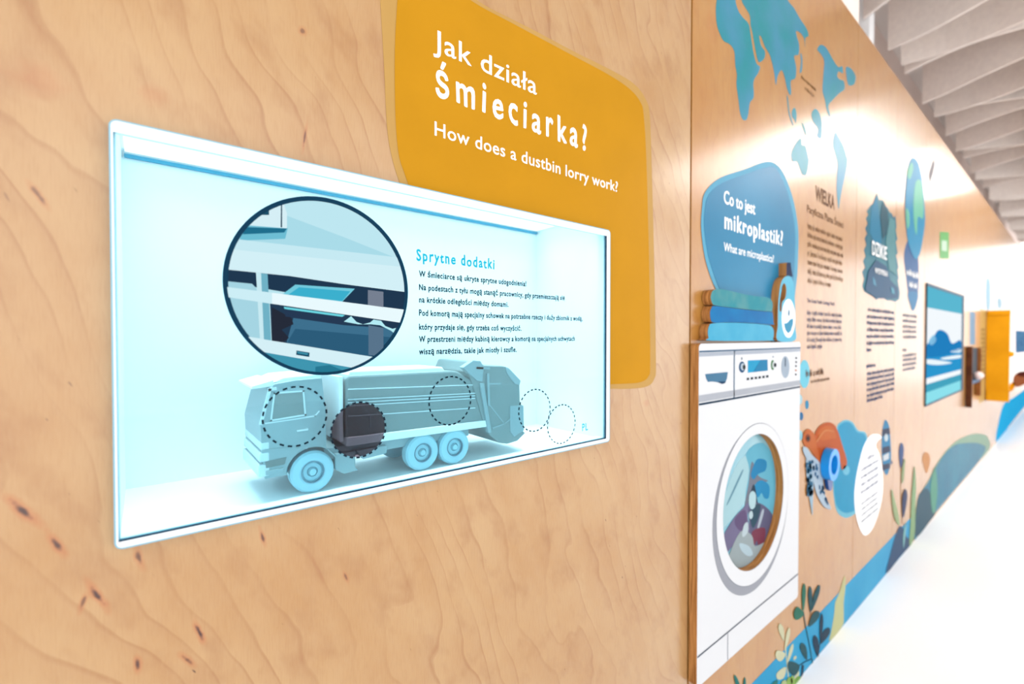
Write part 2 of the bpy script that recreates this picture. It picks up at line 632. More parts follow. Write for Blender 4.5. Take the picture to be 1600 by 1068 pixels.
def baffle_mesh(y0, ph, amp):
    bm = bmesh.new()
    x0, x1, n = -0.20, 4.5, 40
    zb, zt, t = 3.24, 3.62, 0.012
    rows = []
    for i in range(n + 1):
        x = x0 + (x1 - x0) * i / n
        y = y0 + amp * math.sin(2 * math.pi * (x + 0.2) / 2.3 + ph)
        z = zb + 0.03 * math.sin(2 * math.pi * (x + 0.2) / 2.9 + ph * 1.7)
        rows.append([bm.verts.new(q) for q in ((x, y - t, z), (x, y + t, z), (x, y + t, zt), (x, y - t, zt))])
    for a, b in zip(rows, rows[1:]):
        for k in range(4):
            bm.faces.new((a[k], a[(k + 1) % 4], b[(k + 1) % 4], b[k]))
    bm.faces.new(rows[0]); bm.faces.new(rows[-1][::-1])
    return bm


fy = 3.02
for i in range(30):
    o = bm_to('ceiling_baffle', baffle_mesh(fy, (0.2, math.pi * 0.9, 1.4)[i % 3] + 0.25 * i, 0.19), M_FIN)
    nm = ORD[i]
    tag(o, 'wavy beige ceiling baffle across the corridor, ' + ('the nearest of the row' if i == 0 else nm + ' in the row from the nearest'),
        'baffle', 'wavy baffles hanging under the ceiling')
    fy += 0.385

# ceiling lamp over the corridor (its reflection is the white band on the varnish)
lt = thing('ceiling_light', 'long flat white ceiling lamp over the corridor, mirrored in the varnished wall', 'lamp', (1.45, 5.2, 3.14))
box('housing', (0.55, 4.45, 3.14), (2.35, 5.95, 3.2), M_WHITE, lt)
box('diffuser', (0.58, 4.48, 3.132), (2.32, 5.92, 3.1395), M_LAMP, lt)

lt = thing('ceiling_light', 'narrow flat white ceiling lamp farther along the corridor close to the wooden wall', 'lamp', (0.67, 7.1, 3.14))
box('housing', (0.38, 6.0, 3.14), (0.96, 8.2, 3.2), M_WHITE, lt)
box('diffuser', (0.40, 6.02, 3.132), (0.94, 8.18, 3.1395), M_LAMP, lt)

# ------------------------------------------------------------------ lit display case
case = thing('display_case', 'lit white display case behind cyan glass set in the near plywood panel', 'display case', (0, (gl + gr) / 2, gb))
KN = 1.05
nz1, nz0 = H + 0.256 * KN + 0.002, H - 0.2135 * KN
ny0, ny1, nd = gl + 0.004, at(944, 526, 0).y, -0.222
for nm, a, b in (('case_back', (nd - 0.006, ny0 - 0.006, nz0 - 0.006), (nd, ny1 + 0.006, nz1 + 0.006)),
                 ('case_floor', (nd, ny0 - 0.006, nz0 - 0.006), (-TH - 0.0005, ny1 + 0.006, nz0)),
                 ('case_ceiling', (nd, ny0 - 0.006, nz1), (-TH - 0.0005, ny1 + 0.006, nz1 + 0.006)),
                 ('case_side', (nd, ny0 - 0.006, nz0), (-TH - 0.0005, ny0, nz1)),
                 ('case_side', (nd, ny1, nz0), (-TH - 0.0005, ny1 + 0.006, nz1))):
    box(nm, a, b, M_CASE, case)
LIN = 0.0085
bm = bmesh.new()
add_slab(bm, [rect(ol + 0.0003, orr - 0.0003, ob_ + 0.0003, ot - 0.0003), rect(gl + 0.0048, gr - LIN, gb + LIN, gt - 0.006)], -TH - 0.0004, 0.0005)
bm_to('opening_lining', bm, M_CASE, case)
led = box('light_panel', (nd + 0.012, ny0 + 0.004, nz1 - 0.004), (-TH - 0.004, ny1 - 0.01, nz1 - 0.0005), M_LED, case)

box('joint_shadow_line', (nd + 0.0004, ny0 + 0.003, nz1 - 0.0095), (nd + 0.005, ny1 - 0.002, nz1 - 0.0045), principled('teal_shadow_paint', rgb(30, 150, 184), 0.6, 0.1), case)  # teal strip added to draw the shadow line where ceiling meets back
ll = bpy.data.lights.new('case_light', 'AREA')
ll.shape = 'RECTANGLE'
ll.size, ll.size_y = 0.17, ny1 - ny0 - 0.04
ll.energy = 1.4
ll.color = (0.98, 1.0, 1.0)
ll.spread = math.radians(95)
lo = bpy.data.objects.new('case_light', ll)
C.objects.link(lo)
lo.parent = case
lo.location = Vector((-0.105, (ny0 + ny1) / 2, nz1 - 0.006)) - ORG[case.name]

l2 = bpy.data.lights.new('case_front_light', 'AREA')
l2.shape = 'RECTANGLE'
l2.size, l2.size_y = 0.02, ny1 - ny0 - 0.04
l2.energy = 0.62
l2.color = (0.98, 1.0, 1.0)
l2.spread = math.radians(50)
lo = bpy.data.objects.new('case_front_light', l2)
C.objects.link(lo)
lo.parent = case
lo.location = Vector((-0.030, (ny0 + ny1) / 2, nz1 - 0.006)) - ORG[case.name]

BW = 0.0085                                           # printed white border of the pane


def round_rect(y0, y1, z0, z1, r, n=6):
    out = []
    for cy, cz, a0 in ((y1 - r, z0 + r, -90), (y1 - r, z1 - r, 0), (y0 + r, z1 - r, 90), (y0 + r, z0 + r, 180)):
        for i in range(n + 1):
            a = math.radians(a0 + 90 * i / n)
            out.append((cy + r * math.cos(a), cz + r * math.sin(a)))
    return out


bm = bmesh.new()
add_slab(bm, [round_rect(gl + 0.0016, gr - 0.0016, gb + 0.0016, gt - 0.0016, 0.006)], 0.002, GP - 0.0006)
pane = bm_to('glass_pane', bm, M_GLASS, case)
bm = bmesh.new()
add_slab(bm, [round_rect(gl, gr, gb, gt, 0.008), round_rect(gl + 0.0016, gr - 0.0016, gb + 0.0016, gt - 0.0016, 0.006)], 0.0015, GP - 0.0002)
bm_to('polished_edge', bm, M_EDGE, pane)
bm = bmesh.new()
add_slab(bm, [round_rect(gl + 0.0016, gr - 0.0016, gb + 0.0016, gt - 0.0016, 0.006), rect(gl + 0.0034, gr - BW - 0.004, gb + BW, gt - 0.014)], GP - 0.0005, GP - 0.0002)
bm_to('white_border', bm, M_BORDER, pane)
box('seam_line', (GP - 0.0005, gl + 0.0034, gb + BW), (GP - 0.0001, gr - BW - 0.004, gb + BW + 0.0022), M_LINE, pane)
box('seam_line', (GP - 0.0005, gr - BW - 0.0085, gb + BW), (GP - 0.0001, gr - BW - 0.004, gt - 0.014), M_LINE, pane)

# printing on the glass
INK_D = principled('dark_teal_ink', rgb(4, 32, 46), 0.6, 0.05)
INK_T = principled('teal_ink', rgb(20, 150, 178), 0.6, 0.05)
INK_K = principled('black_ink', rgb(18, 30, 42), 0.6, 0.05)
lettering('lettering', 'Sprytne dodatki', 650.5, 406, 772.5, 18, INK_T, pane, 0, GP, 0.026, 1.25, wob=0.05)
for i, (s, y, r) in enumerate((
        ('W śmieciarce są ukryte sprytne udogodnienia!', 431.7, 822.4),
        ('Na podestach z tyłu mogą stanąć pracownicy, gdy przemieszczają się', 452.6, 882.4),
        ('na krótkie odległości między domami.', 472, 794.5),
        ('Pod komorą mają specjalny schowek na potrzebne rzeczy i duży zbiornik z wodą,', 492.7, 910),
        ('który przydaje się, gdy trzeba coś wyczyścić.', 514.6, 814.7),
        ('W przestrzeni między kabiną kierowcy a komorą na specjalnych uchwytach', 533.8, 898),
        ('wiszą narzędzia, takie jak miotły i szufle.', 553.3, 807))):
    lettering('lettering', s, 654.6, y, r, 9.8, INK_D, pane, 0, GP, 0.032, 1.12, wob=0.04, seed=i + 1)
lettering('lettering', 'PL', 909.5, 673, 918.5, 11.5, INK_T, pane, 0, GP, 0.012, 1.2)


def circ(px0, px1, py0, py1):
    """circle on the glass from the pixel box of its picture"""
    a = at(px0, (py0 + py1) / 2, GP); b = at(px1, (py0 + py1) / 2, GP)
    cy = (a.y + b.y) / 2
    r = (b.y - a.y) / 2
    # pixel column of the centre
    u = 1.0 / ((1 / (1693 - px0) + 1 / (1693 - px1)) / 2)
    zt = at(1693 - u, py0, GP).z; zb = at(1693 - u, py1, GP).z
    return cy, (zt + zb) / 2, (r + (zt - zb) / 2) / 2


def dashed(px, n, w=0.0024, duty=0.55, rot=0.0):
    cy, cz, r = circ(*px)
    bm = bmesh.new()
    for i in range(n):
        a0 = 2 * math.pi * (i + rot) / n
        a1 = a0 + 2 * math.pi * duty / n
        lp = [(cy + (r + w / 2) * math.cos(a0 + (a1 - a0) * k / 3), cz + (r + w / 2) * math.sin(a0 + (a1 - a0) * k / 3)) for k in range(4)]
        lp += [(cy + (r - w / 2) * math.cos(a1 - (a1 - a0) * k / 3), cz + (r - w / 2) * math.sin(a1 - (a1 - a0) * k / 3)) for k in range(4)]
        add_slab(bm, [lp], GP + 0.0008, GP + 0.0011)
    return bm_to('dashed_circle', bm, INK_K, pane)


for px, n in (((411, 509, 603, 697), 24), ((517, 602, 628, 714), 26), ((670, 735, 588, 663), 26), ((810, 859, 608, 673), 26), ((855, 898, 632, 692), 26)):
    dashed(px, n)
cy, cz, r = circ(518, 601, 629, 713)
bm = bmesh.new(); add_slab(bm, [disc_loop(cy, cz, r)], GP + 0.0001, GP + 0.0004)
bm_to('shaded_disc', bm, M_DIM, pane)

# round magnified picture
CY, CZ, CR = circ(350, 635, 309, 586)
mag = bmesh.new(); add_slab(mag, [disc_loop(CY, CZ, CR * 0.985, None, 96)], GP + 0.0002, GP + 0.0005)
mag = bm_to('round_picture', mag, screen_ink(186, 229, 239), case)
ring = bmesh.new()
add_slab(ring, [disc_loop(CY, CZ, CR * 1.005, None, 96), disc_loop(CY, CZ, CR * 0.958, None, 96)], GP + 0.0002, GP + 0.0022)
bm_to('picture_outline', ring, principled('navy_outline', rgb(6, 44, 66), 0.6, 0.05), mag)
clipc = disc_loop(CY, CZ, CR * 0.97, None, 96)


def pic(pts, col, lay):
    lp = clip_convex(to_plane(zm(pts, 3.561, 340, 300), GP), clipc)
    if len(lp) < 3:
        return
    # drop doubles left by the clipping
    q = [lp[0]]
    for p_ in lp[1:]:
        if (p_[0] - q[-1][0]) ** 2 + (p_[1] - q[-1][1]) ** 2 > 1e-10:
            q.append(p_)
    bm = bmesh.new()
    add_slab(bm, [q], GP + 0.0004 + lay * 0.00009, GP + 0.00055 + lay * 0.00009)
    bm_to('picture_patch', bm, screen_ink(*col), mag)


L = 1
for pts, col in (
        ([(300, 60), (1000, 60), (1050, 400), (100, 290)], (190, 231, 241)),
        ([(380, 130), (700, 250), (1000, 370), (100, 270)], (170, 220, 233)),
        ([(150, 180), (390, 200), (375, 260), (120, 270)], (110, 190, 212)),
        ([(150, 195), (385, 203), (370, 225), (140, 235)], (32, 110, 140)),
        ([(100, 180), (385, 202), (385, 120), (360, 40), (180, 40)], (214, 239, 246)),
        ([(352, 40), (358, 40), (358, 196), (350, 196)], (12, 58, 82)),
        ([(240, 118), (285, 95), (285, 128), (240, 128)], (30, 80, 105)),
        ([(100, 262), (1060, 370), (1060, 560), (700, 512), (400, 467), (40, 430)], (211, 240, 247)),
        ([(100, 262), (1060, 370), (1060, 420), (90, 320)], (198, 234, 243)),
        ([(40, 430), (400, 467), (700, 512), (1060, 558), (1060, 660), (750, 620), (40, 500)], (32, 56, 80)),
        ([(40, 495), (190, 510), (215, 535), (240, 812), (40, 800)], (165, 213, 227)),
        ([(290, 620), (1060, 720), (1060, 960), (300, 830)], (36, 60, 84)),
        ([(420, 700), (700, 740), (1000, 760), (1000, 940), (380, 845)], (62, 112, 142)),
        ([(430, 760), (1000, 810), (1000, 940), (380, 845)], (44, 92, 122)),
        ([(355, 765), (420, 735), (410, 700), (300, 640), (300, 830), (365, 835), (395, 810)], (38, 44, 58)),
        ([(212, 448), (275, 456), (296, 828), (234, 818)], (200, 234, 242)),
        ([(240, 452), (276, 456), (296, 828), (256, 820)], (112, 178, 198)),
        ([(740, 690), (1000, 730), (1000, 800), (960, 770), (900, 740), (850, 735), (780, 735), (700, 720)], (180, 236, 245)),
        ([(740, 690), (770, 722), (805, 735), (845, 725), (868, 706)], (34, 56, 80)),
        ([(900, 708), (930, 745), (970, 760), (1010, 750), (1020, 720)], (34, 56, 80)),
        ([(430, 515), (760, 538), (690, 610), (360, 568)], (116, 203, 222)),
        ([(450, 530), (735, 552), (690, 606), (390, 572)], (60, 176, 206)),
        ([(365, 640), (705, 686), (690, 738), (375, 692)], (38, 58, 84)),
        ([(365, 638), (705, 684), (690, 694), (370, 650)], (110, 215, 228)),
        ([(40, 527), (1060, 657), (1060, 733), (40, 583)], (233, 250, 254)),
        ([(40, 527), (300, 560), (300, 622), (40, 583)], (205, 238, 246)),
        ([(832, 545), (918, 555), (918, 640), (832, 628)], (118, 128, 145)),
        ([(835, 740), (918, 755), (918, 915), (835, 905)], (88, 116, 140)),
        ([(150, 800), (300, 826), (900, 922), (780, 985), (240, 890)], (213, 240, 247)),
        ([(435, 880), (508, 892), (506, 916), (434, 904)], (20, 72, 98)),
        ([(440, 885), (500, 894), (498, 906), (440, 896)], (60, 140, 165)),
        ([(230, 885), (780, 982), (650, 1040), (300, 1000)], (64, 150, 176)),
        ([(540, 970), (620, 960), (690, 990), (640, 1010), (540, 1010)], (40, 120, 146))):
    pic(pts, col, L)
    L += 1

# ------------------------------------------------------------------ model dustbin lorry
XN, XF = -0.032, -0.156                                # near and far flanks
fl = nz0 + 0.0005
tp = lambda x, y: (lambda p_: (p_.y, p_.z))(at(x, y, XN))
ty = tp(600, 700)[0]
truck = thing('model_dustbin_lorry', 'pale model dustbin lorry standing on the floor of the lit display case', 'model lorry', ((XN + XF) / 2, ty, fl))


def prism(name, pts, xa, xb, mat, parent, bev=0.0, world_pts=False, smooth=False):
    lp = pts if world_pts else [tp(*p_) for p_ in pts]
    bm = bmesh.new()
    vs0 = [bm.verts.new((xa, y, z)) for y, z in lp]
    vs1 = [bm.verts.new((xb, y, z)) for y, z in lp]
    n = len(lp)
    bm.faces.new(vs0); bm.faces.new(vs1[::-1])
    for i in range(n):
        bm.faces.new((vs0[i], vs0[(i + 1) % n], vs1[(i + 1) % n], vs1[i]))
    bmesh.ops.recalc_face_normals(bm, faces=bm.faces)
    if bev:
        bmesh.ops.bevel(bm, geom=bm.edges[:], offset=bev, segments=2, affect='EDGES', profile=0.5, clamp_overlap=True)
    return bm_to(name, bm, mat, parent, None, smooth)


WR = 0.0300
fw, r1, r2 = tp(489, 737)[0], tp(661, 710)[0], tp(711, 700)[0]
# wheel arch of the cab
arch = [(fw + (WR + 0.006) * math.cos(a), fl + WR + (WR + 0.006) * math.sin(a)) for a in [math.radians(d) for d in range(25, 171, 12)]]
cab_front = [tp(414, 748), tp(409, 705), tp(407, 664), tp(421, 608), tp(428, 600), tp(460, 594), tp(503, 590), tp(509, 640), tp(510, 700)]
cab_pts = cab_front + arch + [tp(452, 741)]
prism('cab', cab_pts, XN, XF, M_TRUCK, truck, 0.0025, True)
# raised side window frame, door seam, door handle
def strip(name, pts, w, x0, x1, mat, parent, closed=True):
    lp = [tp(*p_) for p_ in pts]
    bm = bmesh.new()
    n = len(lp)
    for i in range(n if closed else n - 1):
        a = Vector(lp[i]); b = Vector(lp[(i + 1) % n])
        d = (b - a).normalized(); nn = Vector((-d.y, d.x)) * w / 2
        a = a - d * w / 2; b = b + d * w / 2
        add_slab(bm, [[tuple(a + nn), tuple(a - nn), tuple(b - nn), tuple(b + nn)]], x0, x1)
    return bm_to(name, bm, mat, parent)


zA = lambda pts: zm(pts, 4.854, 350, 560)
zB = lambda pts: zm(pts, 4.854, 590, 550)
prism('side_window', zA([(384, 266), (598, 249), (612, 422), (359, 464)]), XN - 0.001, XN + 0.0004, M_BODY, truck)
strip('window_frame', zA([(380, 262), (600, 245), (615, 425), (355, 468)]), 0.0022, XN, XN + 0.0016, M_TRUCK_M, truck)
strip('windscreen_pillar', zA([(385, 228), (345, 235), (280, 490)]), 0.004, XN, XN + 0.002, M_TRUCK_M, truck, False)
strip('door_moulding', zA([(315, 490), (690, 435), (720, 400)]), 0.0018, XN, XN + 0.001, M_TRUCK_M, truck, False)
strip('door_seam', zA([(315, 690), (560, 672), (770, 650)]), 0.0014, XN, XN + 0.0008, M_TRUCK, truck, False)
strip('door_handle', zA([(558, 545), (628, 535)]), 0.0026, XN, XN + 0.0026, M_TRUCK_M, truck, False)
prism('step_recess', zA([(312, 780), (475, 745), (460, 800), (318, 830)]), XN - 0.001, XN + 0.0006, M_TRUCK_D, truck)
prism('step', zA([(316, 850), (450, 822), (445, 850), (318, 885)]), XN - 0.001, XN + 0.003, M_TRUCK, truck, 0.0006)
a = tp(414, 748); b = tp(409, 690)
for k, (z0, z1, out) in enumerate(((0.003, 0.020, 0.007), (0.023, 0.036, 0.0055), (0.039, 0.050, 0.004))):
    box('bumper' if k == 0 else 'grille_bar', (XF + 0.002, a[0] - out - 0.001, a[1] + z0), (XN + 0.0005, a[0] + 0.006, a[1] + z1), M_TRUCK_M, truck, 0.002)
# sun visor and rounded roof edge in front of the windscreen
v0 = tp(424, 603)
vis = [(v0[0] + 0.004, v0[1] + 0.008), (v0[0] - 0.022, v0[1] + 0.001), (v0[0] - 0.023, v0[1] - 0.003), (v0[0] + 0.004, v0[1] - 0.001)]
prism('sun_visor', vis, XN - 0.006, XF + 0.006, M_TRUCK_W, truck, 0.0008, True)
rf = [tp(424, 600), tp(445, 590), tp(505, 584), tp(505, 592)]
prism('roof_deflector', rf, XN - 0.01, XF + 0.01, M_TRUCK_W, truck, 0.0015, True)
c0 = tp(500, 583)
bm = bmesh.new()
bmesh.ops.create_cone(bm, cap_ends=True, segments=20, radius1=0.0075, radius2=0.006, depth=0.012, matrix=Matrix.Translation(((XN + XF) / 2 - 0.01, c0[0], c0[1] + 0.006)))
bm_to('roof_beacon', bm, M_TRUCK, truck)
# chassis, tank, intermediate pillar
prism('chassis', [(414 + 96, 703), (738, 668), (738, 682), (510, 722)], XN - 0.012, XF + 0.012, M_TRUCK, truck, 0.001)
prism('side_tank', zA([(850, 730), (1005, 705), (1005, 830), (1030, 850), (920, 880), (850, 845)]), XN - 0.004, XN - 0.04, M_TRUCK, truck, 0.0015)
prism('side_guard', zA([(1010, 700), (1240, 660), (1240, 720), (1060, 765)]), XN - 0.002, XN - 0.012, M_TRUCK, truck, 0.001)
prism('front_pillar', [(531, 588), (537, 588), (538, 690), (532, 691)], XN - 0.003, XF + 0.003, M_TRUCK_W, truck, 0.001)
# container with a rounded roof
body = [(541, 592), (546, 587), (705, 579), (716, 580), (745, 598), (757, 660), (541, 688)]
lp = [tp(*p_) for p_ in body]
cont = prism('container', lp, XN - 0.002, XF + 0.002, M_BODY, truck, 0.004, True)
topz = lp[2][1]
prism('container_roof', [(lp[1][0] + 0.004, lp[1][1] - 0.002), (lp[2][0], topz - 0.002), (lp[2][0] - 0.006, topz + 0.006), (lp[1][0] + 0.008, lp[1][1] + 0.006)],
      XN - 0.02, XF + 0.02, M_TRUCK_W, truck, 0.002, True)
for ya, yb in ((624, 614), (629, 618), (634, 622), (608, 601), (650, 637)):
    strip('side_rib', [(545, ya), (742, yb)], 0.0015, XN - 0.002, XN + 0.0003, M_TRUCK_M, cont, False)
strip('front_rib', zA([(985, 305), (1110, 420), (1110, 520)]), 0.002, XN - 0.002, XN - 0.0002, M_TRUCK, cont, False)
prism('sill', [(541, 683), (760, 656), (762, 666), (541, 697)], XN + 0.002, XF, M_TRUCK_W, truck, 0.0015)
# tailgate with hopper
tail = zB([(690, 150), (722, 70), (772, 68), (805, 100), (955, 104), (1075, 220), (1080, 385), (1098, 402), (1098, 592), (1120, 612), (1060, 672), (985, 695), (920, 686), (850, 630), (812, 560)])
tg = prism('tailgate', tail, XN + 0.001, XF - 0.001, M_BODY, truck, 0.002)
prism('tailgate_shoulder', zB([(640, 115), (720, 60), (775, 66), (800, 110), (790, 225), (745, 215)]), XN + 0.003, XN - 0.01, M_TRUCK, tg, 0.001)
prism('tailgate_arm', zB([(765, 232), (798, 232), (855, 606), (830, 608)]), XN + 0.0045, XN - 0.004, M_TRUCK, tg, 0.001)
prism('upper_flap', zB([(960, 108), (990, 120), (1080, 215), (1070, 250), (1035, 240), (975, 160)]), XN + 0.003, XF - 0.003, M_TRUCK, tg, 0.001)
prism('rear_step', zB([(1000, 405), (1100, 402), (1104, 592), (1030, 640), (1000, 600)]), XN + 0.003, XN - 0.02, M_TRUCK, tg, 0.001)
strip('hydraulic_rod', zB([(828, 170), (834, 395)]), 0.0045, XN, XN + 0.005, M_TRUCK, tg, False)
strip('hopper_edge', zB([(870, 575), (960, 540), (1010, 500), (1040, 490)]), 0.0022, XN, XN + 0.002, M_TRUCK, tg, False)
strip('hopper_edge', zB([(845, 395), (950, 530)]), 0.0018, XN, XN + 0.0014, M_TRUCK, tg, False)
strip('top_rail', zB([(750, 118), (838, 122)]), 0.004, XN, XN + 0.003, M_TRUCK, tg, False)
strip('top_rail', zB([(840, 240), (925, 238)]), 0.003, XN, XN + 0.002, M_TRUCK, tg, False)


def wheel(y, near, parent):
    w = 0.020
    sgn = 1 if near else -1
    xo = (XN + 0.001) if near else (XF - 0.001)
    # tyre profile turned round the axle, (radius, inward distance from the outer face)
    prof = [(0.0, 0.007), (0.007, 0.007), (0.0075, 0.004), (0.0125, 0.0045), (0.0145, 0.006), (0.0158, 0.001), (0.0185, 0.0), (WR - 0.003, 0.0008), (WR, 0.004), (WR, w - 0.002), (WR - 0.004, w), (0, w)]
    seg = 40
    bm = bmesh.new()
    rings = []
    for (r_, d_) in prof:
        x = xo - sgn * d_
        if r_ == 0:
            rings.append([bm.verts.new((x, y, fl + WR))])
        else:
            rings.append([bm.verts.new((x, y + r_ * math.cos(2 * math.pi * i / seg), fl + WR + r_ * math.sin(2 * math.pi * i / seg))) for i in range(seg)])
    for a_, b_ in zip(rings, rings[1:]):
        for i in range(seg):
            j = (i + 1) % seg
            if len(a_) == 1:
                bm.faces.new((a_[0], b_[i], b_[j]))
            elif len(b_) == 1:
                bm.faces.new((a_[i], a_[j], b_[0]))
            else:
                bm.faces.new((a_[i], b_[i], b_[j], a_[j]))
    wo = bm_to('wheel', bm, M_TYRE, parent)
    rg = bmesh.new()
    x = xo - sgn * 0.0008
    add_slab(rg, [disc_loop(y, fl + WR, 0.0160, None, 32), disc_loop(y, fl + WR, 0.0146, None, 32)], x - 0.004, x + 0.0006)
    bm_to('rim', rg, M_RIM_D, wo)
    for i in range(8):
        a_ = 2 * math.pi * i / 8
    hb = bmesh.new()
    bmesh.ops.create_cone(hb, cap_ends=True, segments=20, radius1=0.0062, radius2=0.0045, depth=0.006,
                          matrix=Matrix.Translation((xo - sgn * 0.003, y, fl + WR)) @ Matrix.Rotation(math.pi / 2 * sgn, 4, 'Y'))
    bm_to('hub', hb, M_TYRE, wo)
    return wo


for y in (fw, r1, r2):
    wheel(y, True, truck)
    wheel(y, False, truck)

# ------------------------------------------------------------------ yellow sign
sg = thing('wall_sign', 'large amber yellow sign with white headline above and right of the display case', 'sign', (0, at(820, 300).y, at(820, 600).z))
g_top = lambda x: 183 + 0.2255 * (x - 170)
outer = [(588, -90), (640, -95), (690, -52), (745, 0), (800, 30), (830, 45), (900, 82), (960, 112), (992, 132), (1009, 155), (1015, 178), (1018, 250), (1022, 400), (1025, 565),
         (1023, 590), (1012, 603), (985, 607), (951, 607), (949, 364)]
inner = [(620, -90), (650, -85), (690, -42), (735, 0), (800, 36), (890, 84), (950, 116), (984, 139), (1001, 160), (1006, 182), (1010, 250), (1014, 400), (1016, 560),
         (1013, 588), (1000, 597), (980, 599), (952, 600), (950, 366)]
outer_l = [(627, 292), (614, 252), (605, 200), (600, 100), (594, 0)]
inner_l = [(641, 295), (632, 270), (623, 240), (618, 180), (617, 80), (621, 0)]


def rounded(pts_corner_smooth, extra):
    return pts_corner_smooth + extra


def part_smooth(pts, n=4):
    """open Catmull-Rom curve through the points"""
    q = [pts[0]] + pts + [pts[-1]]
    out = []
    for i in range(1, len(q) - 2):
        p0, p1, p2, p3 = q[i - 1], q[i], q[i + 1], q[i + 2]
        for s in range(n):
            t = s / n
            out.append(tuple(0.5 * (2 * p1[a] + (p2[a] - p0[a]) * t + (2 * p0[a] - 5 * p1[a] + 4 * p2[a] - p3[a]) * t * t
                                    + (3 * p1[a] - p0[a] - 3 * p2[a] + p3[a]) * t ** 3) for a in (0, 1)))
    out.append(pts[-1])
    return out


sticker('sign_border', part_smooth(outer[:18]) + outer[18:] + part_smooth(outer_l), 0, ink(224, 178, 104), sg, False)
sticker('sign_panel', part_smooth(inner[:17]) + inner[17:] + part_smooth(inner_l), 1, ink(229, 164, 36), sg, False)
WTXT = principled('white_ink', (0.86, 0.85, 0.83, 1), 0.5, 0.3)
lettering('lettering', 'Jak działa', 677, 77, 838.6, 33, WTXT, sg, 2, 0, 0.006, 1.05)
lettering('lettering', 'śmieciarka?', 680, 147, 917, 52, WTXT, sg, 2, 0, 0.018, 1.38, wob=0.05)
lettering('lettering', 'How does a dustbin lorry work?', 679, 211, 965.4, 22, WTXT, sg, 2, 0, 0.008, 1.05)

# ------------------------------------------------------------------ world map mural
mp = thing('world_map_mural', 'blue and teal world map printed on the wood above the blue round sign', 'mural', (0, at(1220, 150).y, at(1220, 310).z))
M_MAP = mottled('map_print', rgb(78, 163, 200, 1 / E), rgb(30, 160, 172, 1 / E), 5.0, 0.35, 0.12)
z5 = lambda pts: zm(pts, 4.107, 1070, 0)
z6 = lambda pts: zm(pts, 3.56, 1070, 240)
for pts in (
        z5([(215, -120), (205, 0), (200, 60), (205, 150), (225, 215), (250, 262), (290, 285), (318, 330), (325, 420), (335, 480), (332, 540), (345, 640), (355, 720), (372, 765), (395, 768),
            (408, 730), (418, 660), (440, 630), (443, 590), (442, 520), (470, 470), (483, 430), (460, 405), (440, 330), (420, 200), (408, 150), (372, 110), (345, 70), (325, 0), (320, -120)]),
        z5([(350, -120), (365, 0), (390, 50), (418, 100), (422, 160), (432, 200), (450, 300), (470, 390), (490, 395), (512, 370), (515, 330), (490, 290), (478, 230), (492, 240), (515, 300),
            (545, 350), (560, 400), (575, 470), (585, 545), (595, 490), (620, 450), (640, 490), (655, 560), (675, 610), (683, 590), (680, 520), (710, 500), (715, 430), (702, 360), (730, 350),
            (735, 290), (720, 235), (715, 200), (740, 210), (765, 245), (773, 300), (774, 245), (795, 228), (780, 180), (740, 120), (700, 50), (660, 0), (600, -120)]),
        z5([(655, 610), (664, 640), (672, 715), (697, 800), (688, 792), (666, 720)]),
        z5([(688, 715), (705, 690), (718, 735), (712, 790), (704, 768), (690, 748)]),
        z5([(752, 785), (770, 815), (780, 865), (772, 860), (758, 820)]),
        z5([(815, 725), (840, 698), (868, 735), (880, 800), (876, 885), (850, 872), (855, 825), (822, 775)]),
        z5([(742, 340), (754, 370), (752, 450), (738, 466), (746, 400)]),
        z5([(690, 965), (718, 912), (745, 888), (752, 930), (775, 938), (792, 1010)]) + z6([(690, 40), (677, 112), (655, 115), (640, 82), (625, 45), (600, 42), (592, 12)]),
        z5([(850, 315), (875, 287), (910, 310), (950, 380), (985, 430), (1010, 425), (1015, 470), (988, 458), (978, 490), (1000, 512), (1020, 520), (1025, 570), (990, 600), (950, 640), (922, 680),
            (935, 745), (922, 735), (908, 690), (900, 640), (885, 580), (890, 470), (895, 390), (872, 345)]),
        z5([(1035, 432), (1068, 440), (1097, 490), (1086, 540), (1052, 546), (1040, 500)]),
        z5([(965, 850), (988, 880), (1020, 940), (1040, 1010)]) + z6([(905, 20), (903, 60), (890, 130), (870, 220), (856, 305), (850, 260), (845, 200), (846, 130), (850, 60), (836, 0)]) + z5([(950, 925)])):
    sticker('continent', pts, 0, M_MAP, mp)
scribble('map_note', [(1252, 122, 1276), (1258, 140, 1272)], 4, ink(120, 86, 56), mp, 0, 0, 5)

# ------------------------------------------------------------------ blue round sign
bs = thing('wall_sign', 'round blue sign with white lettering behind the towels and bottle', 'sign', (0, at(1170, 380).y, at(1170, 520).z))
sticker('sign_border', [(1102, 300), (1125, 278), (1165, 264), (1195, 253), (1212, 256), (1226, 274), (1239, 310), (1247, 355), (1247, 400), (1244, 445), (1232, 505), (1190, 522), (1150, 490), (1123, 460), (1104, 412), (1096, 362), (1097, 325)], 1, ink(112, 192, 226), bs)
sticker('sign_panel', [(1107, 305), (1128, 286), (1165, 272), (1195, 262), (1210, 261), (1222, 279), (1234, 313), (1242, 356), (1242, 400), (1239, 443), (1228, 498), (1190, 516), (1152, 485), (1127, 456), (1109, 408), (1101, 362), (1101, 332)], 2,
        mottled('blue_sign_print', rgb(30, 138, 184, 1 / E), rgb(44, 150, 196, 1 / E), 3.0, 0.35, 0.12), bs)
lettering('lettering', 'Co to jest', 1131, 317, 1180, 21, WTXT, bs, 3, 0, 0.012, 1.0)
lettering('lettering', 'mikroplastik?', 1132, 356, 1223, 27, WTXT, bs, 3, 0, 0.020, 1.15, wob=0.04)
lettering('lettering', 'What are microplastics?', 1131, 391.5, 1209, 13.5, WTXT, bs, 3, 0, 0.006, 1.0)

